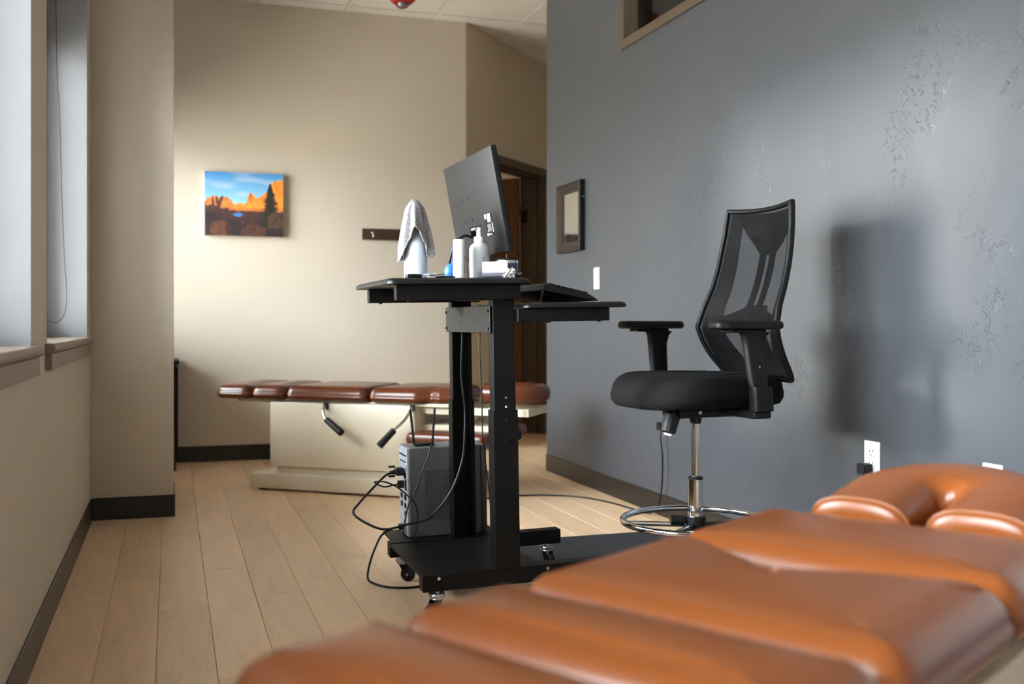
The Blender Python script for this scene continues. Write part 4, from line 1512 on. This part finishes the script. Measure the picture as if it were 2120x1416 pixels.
# card holder with white cards
t = dthing('card_holder', 'clear card holder with a stack of white cards at the desk edge', 'card holder', 0.940, 3.043, rz=math.radians(-18))
bm = bmesh.new()
add_box(bm, -0.050, 0.046, -0.016, 0.016, 0.0, 0.003)
add_box(bm, -0.050, 0.046, -0.0165, -0.0145, 0.003, 0.018)
add_box(bm, -0.050, 0.046, 0.013, 0.015, 0.003, 0.034, mtx=None)
finish('acrylic_tray', bm, ACRYLIC, t)
LM = Matrix.Translation((0, 0, 0.0035)) @ Matrix.Rotation(math.radians(-8), 4, 'X')
for k in range(5):
    yo = -0.010 + k * 0.0042
    box('card', -0.036 + 0.002 * k, 0.042 - 0.0005 * k, yo, yo + 0.0028, 0.0, 0.046 + 0.0006 * k, PAPER, t, mtx=LM)

# crinkled wrapper
t = dthing('plastic_wrapper', 'crumpled clear plastic wrapper beside the white cards', 'wrapper', 0.981, 3.018)
bm = bmesh.new()
bmesh.ops.create_icosphere(bm, subdivisions=3, radius=1.0)
rng = random.Random(4)
for v in bm.verts:
    k = 1 + 0.65 * mnoise.noise(v.co * 2.6 + Vector((5, 1, 2)))
    k += rng.uniform(-0.22, 0.22)
    v.co = Vector((v.co.x * 0.020 * k, v.co.y * 0.010 * k, max(0.0, 0.012 + v.co.z * 0.013 * k + v.co.x * 0.008)))
finish('crumpled_film', bm, WRAP, t)

# purple tumbler
t = dthing('tumbler', 'short purple tumbler with steel rim and black lid under the monitor corner', 'tumbler', 0.996, 3.085)
lathe('body', [(0.0, 0.0), (0.032, 0.0), (0.0345, 0.003), (0.0355, 0.047), (0.0, 0.047)], PURPLE, t)
lathe('steel_rim', [(0.0, 0.0470), (0.0352, 0.0472), (0.0352, 0.056), (0.0, 0.056)], STEEL, t)
lathe('lid', [(0.0, 0.0560), (0.0358, 0.0562), (0.0362, 0.060), (0.034, 0.062), (0.0, 0.062)], BLACKP, t)
cyl('straw', (0.0, 0.0, 0.061), (0.0, 0.0, 0.078), 0.0036, BLACKP, t, n=10)

# key bunch and small clips on the near edge
def key_bunch():
    t = dthing('key_bunch', 'bunch of dark keys on a ring lying before the spray bottle', 'keys', 0.722, 3.045, rz=math.radians(14))
    bm = bmesh.new()
    add_tube(bm, [(0.014 * math.cos(q), 0.014 * math.sin(q), 0.004) for q in [2 * PI * k / 24 for k in range(24)]], 0.0012, 6, True)
    finish('ring', bm, STEEL, t, smooth=True)
    fob = box('fob', -0.062, -0.012, -0.011, 0.011, 0.0005, 0.0125, RUBBER, t, 0.004, 2)
    box('fob_button', -0.050, -0.030, -0.006, 0.006, 0.0122, 0.0135, GREYD, fob, 0.0005, 1)
    for k, (ang, zz) in enumerate(((8, 0.004), (-16, 0.008), (28, 0.0115))):
        M = Matrix.Rotation(math.radians(ang), 4, 'Z') @ Matrix.Translation((0.012, 0, zz)) @ Matrix.Rotation(math.radians(-4), 4, 'Y')
        bm = bmesh.new()
        pts = round_poly([V((0, -0.011)), V((0.02, -0.011)), V((0.022, -0.004)), V((0.050, -0.004)), V((0.053, 0)), V((0.050, 0.003)), V((0.046, 0.0015)), V((0.042, 0.004)), V((0.037, 0.002)), V((0.022, 0.004)), V((0.02, 0.011)), V((0, 0.011))], 0.0015, 2)
        add_prism(bm, pts, 0, 0.0022)
        bmesh.ops.transform(bm, matrix=M, verts=bm.verts[:])
        finish('key', bm, STEEL if k != 1 else BLACKP, t)
    return t
key_bunch()
t = dthing('pen', 'black pen lying between the keys and the white bottle', 'pen', 0.800, 3.075, rz=math.radians(10))
cyl('barrel', (-0.04, 0, 0.0045), (0.04, 0, 0.0045), 0.0042, BLACKP, t, n=12)
cyl('tip', (0.04, 0, 0.0045), (0.052, 0, 0.0045), 0.0038, STEEL, t, r1=0.001, n=12)
box('clip', -0.038, -0.005, -0.0015, 0.0015, 0.0085, 0.0098, STEEL, t)
t = dthing('binder_clip', 'small black binder clip at the right end of the desk top', 'clip', 1.018, 3.03)
bm = bmesh.new()
pr = [(-0.008, 0.0), (0.008, 0.0), (0.002, 0.010), (-0.002, 0.010)]
a = [bm.verts.new((x, -0.010, z)) for x, z in pr]; b = [bm.verts.new((x, 0.010, z)) for x, z in pr]
for i in range(4):
    j = (i + 1) % 4
    bm.faces.new((a[i], a[j], b[j], b[i]))
bm.faces.new(a); bm.faces.new(b[::-1])
finish('body', bm, BLACKP, t)
for s in (-1, 1):
    tube('wire_handle', [(s * 0.002, -0.006, 0.009), (s * 0.005, -0.004, 0.017), (s * 0.005, 0.004, 0.017), (s * 0.002, 0.006, 0.009)], 0.0008, STEEL, t, n=6, smoothn=4)

# ------------------------------------------------------------------ keyboard
def keyboard():
    KM = Matrix.Rotation(math.radians(11.0), 4, 'Y')           # falls towards the user (+x)
    t = dthing('keyboard', 'black keyboard propped on its feet on the lower shelf', 'keyboard', 1.200, 3.285, 0.9588)
    z0 = 0.020
    bm = bmesh.new()
    pts = [(-0.098, 0.0), (-0.095, 0.018), (-0.085, 0.022), (0.060, 0.017), (0.090, 0.006), (0.094, 0.002), (0.090, 0.0)]
    L = 0.225
    a = [bm.verts.new((x, -L, z)) for x, z in pts]; b = [bm.verts.new((x, L, z)) for x, z in pts]
    N = len(pts)
    for i in range(N):
        j = (i + 1) % N
        bm.faces.new((a[i], a[j], b[j], b[i]))
    bm.faces.new(a); bm.faces.new(b[::-1])
    bmesh.ops.bevel(bm, geom=[e for e in bm.edges], offset=0.0015, segments=1, affect='EDGES')
    T = Matrix.Translation((0, 0, z0)) @ KM
    bmesh.ops.transform(bm, matrix=T, verts=bm.verts[:])
    body = finish('body', bm, BLACKP, t, auto=30)
    bm = bmesh.new()
    for r in range(6):
        x = -0.078 + r * 0.0235
        for k in range(21):
            y = -0.213 + k * 0.0205
            zt = 0.0222 - (x + 0.085) * 0.0345
            add_box(bm, x, x + 0.0185, y, y + 0.0170, zt - 0.002, zt + 0.0055)
    bmesh.ops.transform(bm, matrix=T, verts=bm.verts[:])
    o = finish('keycaps', bm, BLACKP, t)
    o['kind'] = 'stuff'
    for y in (-0.19, 0.19):
        bm = bmesh.new()
        add_tube(bm, [(-0.082, y, 0.036), (-0.090, y, 0.002)], 0.010, 4, ry=0.004)
        finish('flip_foot', bm, BLACKP, t)
keyboard()

# ================================================================== drafting chair
def office_chair():
    t = thing('office_chair', 'black mesh-back drafting chair with a chrome foot ring', 'chair', (1.616, 3.017, 0.0088), (0, 0, math.radians(185.4)))
    # --- star base and casters
    hub = lathe('base_hub', [(0.0, 0.055), (0.034, 0.055), (0.036, 0.10), (0.028, 0.118), (0.0, 0.118)], BLACKP, t)
    for k in range(5):
        q = 2 * PI * k / 5 + 0.35
        c, s = math.cos(q), math.sin(q)
        bm = bmesh.new()
        add_tube(bm, [(0.02 * c, 0.02 * s, 0.088), (0.16 * c, 0.16 * s, 0.085), (0.30 * c, 0.30 * s, 0.068)], 0.024, 8, ry=0.016, rfun=lambda u: 1 - 0.35 * u)
        finish('base_leg', bm, BLACKP, t, auto=40)
        cc = bpy.data.objects.new('caster', None); COL.objects.link(cc); cc.parent = t
        cc.location = (0.295 * c, 0.295 * s, 0); cc.rotation_euler = (0, 0, q + 1.1)
        for sy in (-1, 1):
            bm = bmesh.new()
            add_lathe(bm, [(0.0, sy * 0.006), (0.025, sy * 0.006), (0.027, sy * 0.010), (0.025, sy * 0.020), (0.010, sy * 0.024), (0.0, sy * 0.024)], 24)
            bmesh.ops.transform(bm, matrix=Matrix.Translation((0.012, 0, 0.027)) @ Matrix.Rotation(PI / 2, 4, 'X'), verts=bm.verts[:])
            finish('wheel', bm, RUBBER, cc, auto=35)
        bm = bmesh.new()
        add_cyl(bm, (0, 0, 0.03), (0, 0, 0.066), 0.008, n=10)
        add_box(bm, -0.012, 0.022, -0.0055, 0.0055, 0.024, 0.050, 0.003, 1)
        finish('caster_hood', bm, BLACKP, cc, auto=35)
    # --- gas lift
    cyl('outer_column', (0, 0, 0.115), (0, 0, 0.385), 0.0235, CHROME, t, n=32)
    lathe('column_cap', [(0.0, 0.385), (0.0245, 0.385), (0.0245, 0.392), (0.020, 0.395), (0.0, 0.395)], BLACKP, t)
    cyl('piston', (0, 0, 0.393), (0, 0, 0.589), 0.0140, CHROME, t, n=24)
    lathe('piston_collar', [(0.0, 0.566), (0.0165, 0.566), (0.018, 0.572), (0.021, 0.590), (0.0, 0.590)], BLACKP, t)
    # --- foot ring
    zr = 0.250
    lathe('ring_clamp', [(0.0238, zr - 0.030), (0.033, zr - 0.030), (0.034, zr - 0.010), (0.033, zr + 0.016), (0.0238, zr + 0.016)], BLACKP, t)
    bm = bmesh.new()
    add_tube(bm, [(0.235 * math.cos(q), 0.235 * math.sin(q), zr) for q in [2 * PI * k / 72 for k in range(72)]], 0.0105, 12, True)
    finish('foot_ring', bm, CHROME, t, smooth=True)
    for k, mm in enumerate((BLACKP, CHROME, BLACKP)):
        q = math.radians((38, -22, 160)[k])
        c, s = math.cos(q), math.sin(q)
        bm = bmesh.new()
        add_tube(bm, [(0.03 * c, 0.03 * s, zr - 0.012), (0.228 * c, 0.228 * s, zr - 0.006)], 0.011 if mm is BLACKP else 0.008, 8, ry=0.008)
        finish('ring_spoke', bm, mm, t, auto=40)
    cyl('ring_knob', (0.035, -0.012, zr + 0.002), (0.078, -0.028, zr + 0.004), 0.017, BLACKP, t, n=10)
    # --- mechanism
    box('tilt_mechanism', -0.13, 0.095, -0.055, 0.055, 0.588, 0.624, BLACKP, t, 0.008, 2)
    box('seat_plate', -0.17, 0.15, -0.13, 0.13, 0.622, 0.634, BLACKP, t, 0.003, 1)
    bm = bmesh.new()
    add_cyl(bm, (0.098, 0.022, 0.612), (0.104, 0.024, 0.597), 0.017, n=20)
    add_cyl(bm, (0.104, 0.024, 0.597), (0.122, 0.028, 0.545), 0.027, 0.024, n=14)
    finish('tension_knob', bm, RUBBER, t, auto=20)
    cyl('pivot_bolt', (0.02, 0.055, 0.606), (0.02, 0.059, 0.606), 0.006, STEEL, t, n=12)
    tube('height_lever', [(0.0, -0.05, 0.622), (0.0, -0.14, 0.618), (0.01, -0.24, 0.612)], 0.006, BLACKP, t)
    # --- seat cushion with a waterfall front
    pts = []
    for a, b in superellipse(96, 0.250, 0.250, 3.0):
        pts.append(Vector((a - 0.005, b * (1.0 + 0.06 * (a / 0.25)))))
    def zf(x, y, z):
        d = -1.1 * max(0, x - 0.10) ** 2 * (1.0 if z > 0.675 else 0.45)
        d += 0.10 * (abs(y) / 0.25) ** 4 * 0.12
        d += 0.55 * max(0, -x - 0.12) ** 2
        return d
    bm, top = pad_mesh(pts, 0.626, 0.724, 0.047, 0.004, zf)
    st = finish('seat', bm, FABRIC, t, smooth=True)
    bm = bmesh.new()
    for s in (1,):
        for sy in (-1, 1):
            q = catmull([(0.225, sy * 0.10, 0.672), (0.16, sy * 0.13, 0.719), (0.05, sy * 0.135, 0.7275), (-0.12, sy * 0.12, 0.7295)], 6)
            add_tube(bm, q, 0.0012, 5)
    so = finish('seat_seam', bm, FABRIC, st)
    so['kind'] = 'stuff'
    # --- backrest
    # (z, half width, x of the centre line)
    prof = [(0.708, 0.165, -0.272), (0.729, 0.181, -0.254), (0.785, 0.199, -0.212), (0.830, 0.209, -0.188), (0.878, 0.217, -0.172), (0.945, 0.205, -0.192), (1.011, 0.196, -0.220), (1.075, 0.191, -0.239), (1.140, 0.187, -0.252), (1.205, 0.179, -0.263), (1.270, 0.170, -0.270)]
    def samp(z):
        if z <= prof[0][0]: return prof[0][1:]
        for p, q in zip(prof, prof[1:]):
            if z <= q[0]:
                s = (z - p[0]) / (q[0] - p[0]); 
                return (p[1] + (q[1] - p[1]) * s, p[2] + (q[2] - p[2]) * s)
        return prof[-1][1:]
    def zlift(w, z):
        return 0.0
    def surf(w, z, back=0.0):
        hw, x = samp(z)
        edge = 0.020 * w * w
        k = max(0.0, 1 - abs(w) ** 2.2)
        return Vector((x + edge - back * (0.25 + 0.75 * k), hw * w, z + (0.010 * (w * w) if z > 1.2 else 0)))
    zs = [0.708 + (1.270 - 0.708) * k / 40 for k in range(41)]
    # frame loop
    loop = [surf(-1, z) for z in zs] + [surf(w, zs[-1]) for w in [-0.9 + 0.1 * k for k in range(19)]] + [surf(1, z) for z in zs[::-1]] + [surf(w, zs[0]) for w in [0.9 - 0.1 * k for k in range(19)]]
    bm = bmesh.new()
    add_tube(bm, loop, 0.0115, 10, True, ry=0.0085)
    bk = finish('back_frame', bm, BLACKP, t, auto=60)
    # open mesh
    bm = bmesh.new()
    uvl = bm.loops.layers.uv.new('UVMap')
    ws = [-1 + 2 * k / 24 for k in range(25)]
    grid = [[bm.verts.new(surf(w, z)) for w in ws] for z in zs]
    K = PI / 0.0046
    for j in range(40):
        for i in range(24):
            f = bm.faces.new((grid[j][i], grid[j][i + 1], grid[j + 1][i + 1], grid[j + 1][i]))
            f.smooth = True
            for lp in f.loops:
                lp[uvl].uv = (lp.vert.co.y * K, lp.vert.co.z * K)
    me = bpy.data.meshes.new('mesh_panel'); bm.to_mesh(me); bm.free()
    new_obj('mesh_panel', me, MESHFAB, t)
    # moulded rear shell with openings
    holes = []
    for s in (-1, 1):
        holes.append([(s * -0.74, 1.222), (s * -0.21, 1.125), (s * -0.19, 0.945), (s * -0.66, 0.912)])
        holes.append([(s * -0.64, 0.880), (s * -0.19, 0.860), (s * -0.19, 0.768), (s * -0.46, 0.775)])
    holes.append([(-0.065, 1.120), (0.065, 1.120), (0.065, 0.950), (-0.065, 0.950)])
    def inside(p, poly):
        c = False
        for i in range(len(poly)):
            (x1, y1), (x2, y2) = poly[i], poly[i - 1]
            if (y1 > p[1]) != (y2 > p[1]) and p[0] < (x2 - x1) * (p[1] - y1) / (y2 - y1) + x1:
                c = not c
        return c
    V2, E2 = [], []
    def ring2(pts, step):
        q = []
        for i in range(len(pts)):
            a, b = Vector(pts[i]), Vector(pts[(i + 1) % len(pts)])
            n = max(1, int((b - a).length / step))
            for k in range(n):
                q.append(a + (b - a) * k / n)
        st0 = len(V2)
        V2.extend(q)
        E2.extend([(st0 + i, st0 + (i + 1) % len(q)) for i in range(len(q))])
    ring2([(-0.97, 0.716), (0.97, 0.716), (0.97, 1.263), (-0.97, 1.263)], 0.03)
    for h in holes:
        ring2(h, 0.03)
    for i in range(1, 24):
        for j in range(1, 28):
            p = (-0.97 + 1.94 * i / 24, 0.716 + 0.547 * j / 28)
            if not any(inside(p, h) for h in holes):
                V2.append(Vector(p))
    r = delaunay_2d_cdt(V2, E2, [], 1, 1e-6)
    bm = bmesh.new()
    bv = [bm.verts.new(surf(p.x, p.y, 0.040)) for p in r[0]]
    for f in r[2]:
        c = (sum(r[0][i].x for i in f) / 3, sum(r[0][i].y for i in f) / 3)
        if any(inside(c, h) for h in holes):
            continue
        try:
            bm.faces.new([bv[i] for i in f])
        except ValueError:
            pass
    bmesh.ops.recalc_face_normals(bm, faces=bm.faces[:])
    loose = [v for v in bm.verts if not v.link_faces]
    bmesh.ops.delete(bm, geom=loose, context='VERTS')
    me = bpy.data.meshes.new('rear_shell'); bm.to_mesh(me); bm.free()
    for p_ in me.polygons: p_.use_smooth = True
    sh = new_obj('rear_shell', me, BLACKP, t)
    md = sh.modifiers.new('thickness', 'SOLIDIFY'); md.thickness = 0.007; md.offset = 0
    # back bracket from mechanism to shell
    bm = bmesh.new()
    add_tube(bm, catmull([(-0.10, 0, 0.622), (-0.20, 0, 0.620), (-0.290, 0, 0.655), (-0.305, 0, 0.74), (-0.252, 0, 0.86), (-0.262, 0, 0.95)], 6), 0.030, 8, ry=0.013)
    finish('back_bracket', bm, BLACKP, t, auto=40)
    # --- arms
    for s in (-1, 1):
        bm = bmesh.new()
        out = densify(round_poly([V((-0.110, -0.045)), V((0.080, -0.045)), V((0.110, -0.030)), V((0.110, 0.030)), V((0.080, 0.045)), V((-0.110, 0.045)), V((-0.130, 0.030)), V((-0.130, -0.030))], 0.02, 4), 0.02)
        R = stack_rings(bm, [[(p.x + 0.012, p.y + s * 0.272, z) for p in outset(out, o)] for o, z in ((0.010, 0.872), (0.002, 0.877), (0.0, 0.886), (0.004, 0.895), (0.012, 0.899))])
        bm.faces.new(R[0][::-1]); bm.faces.new(R[-1])
        pad = finish('arm_pad', bm, BLACKP, t, auto=40)
        box('pad_plate', -0.055, 0.075, s * 0.272 - 0.028, s * 0.272 + 0.028, 0.862, 0.873, BLACKP, pad, 0.004, 1)
        bm = bmesh.new()
        secs = [(-0.028, 0.272, 0.864, 0.052, 0.020), (-0.026, 0.272, 0.850, 0.040, 0.018), (-0.024, 0.274, 0.82, 0.034, 0.017), (-0.034, 0.279, 0.73, 0.031, 0.016), (-0.045, 0.283, 0.655, 0.028, 0.015)]
        R = stack_rings(bm, [[(cx + a, s * cy + b, z) for a, b in superellipse(20, wx, wy, 4)] for cx, cy, z, wx, wy in secs])
        bm.faces.new(R[0][::-1]); bm.faces.new(R[-1])
        po = finish('arm_post', bm, BLACKP, t, auto=40)
        bm = bmesh.new()
        secs = [(-0.044, 0.283, 0.700, 0.034, 0.021), (-0.048, 0.284, 0.626, 0.034, 0.021)]
        R = stack_rings(bm, [[(cx + a, s * cy + b, z) for a, b in superellipse(20, wx, wy, 5)] for cx, cy, z, wx, wy in secs])
        bm.faces.new(R[0][::-1]); bm.faces.new(R[-1])
        finish('arm_sleeve', bm, BLACKP, po, auto=40)
        box('arm_bracket', -0.080, -0.015, s * 0.10, s * 0.29, 0.603, 0.626, BLACKP, t, 0.004, 1)
        cyl('arm_screw', (-0.03, s * 0.2955, 0.76), (-0.03, s * 0.298, 0.76), 0.003, STEEL, po, n=8)
    return t
office_chair()
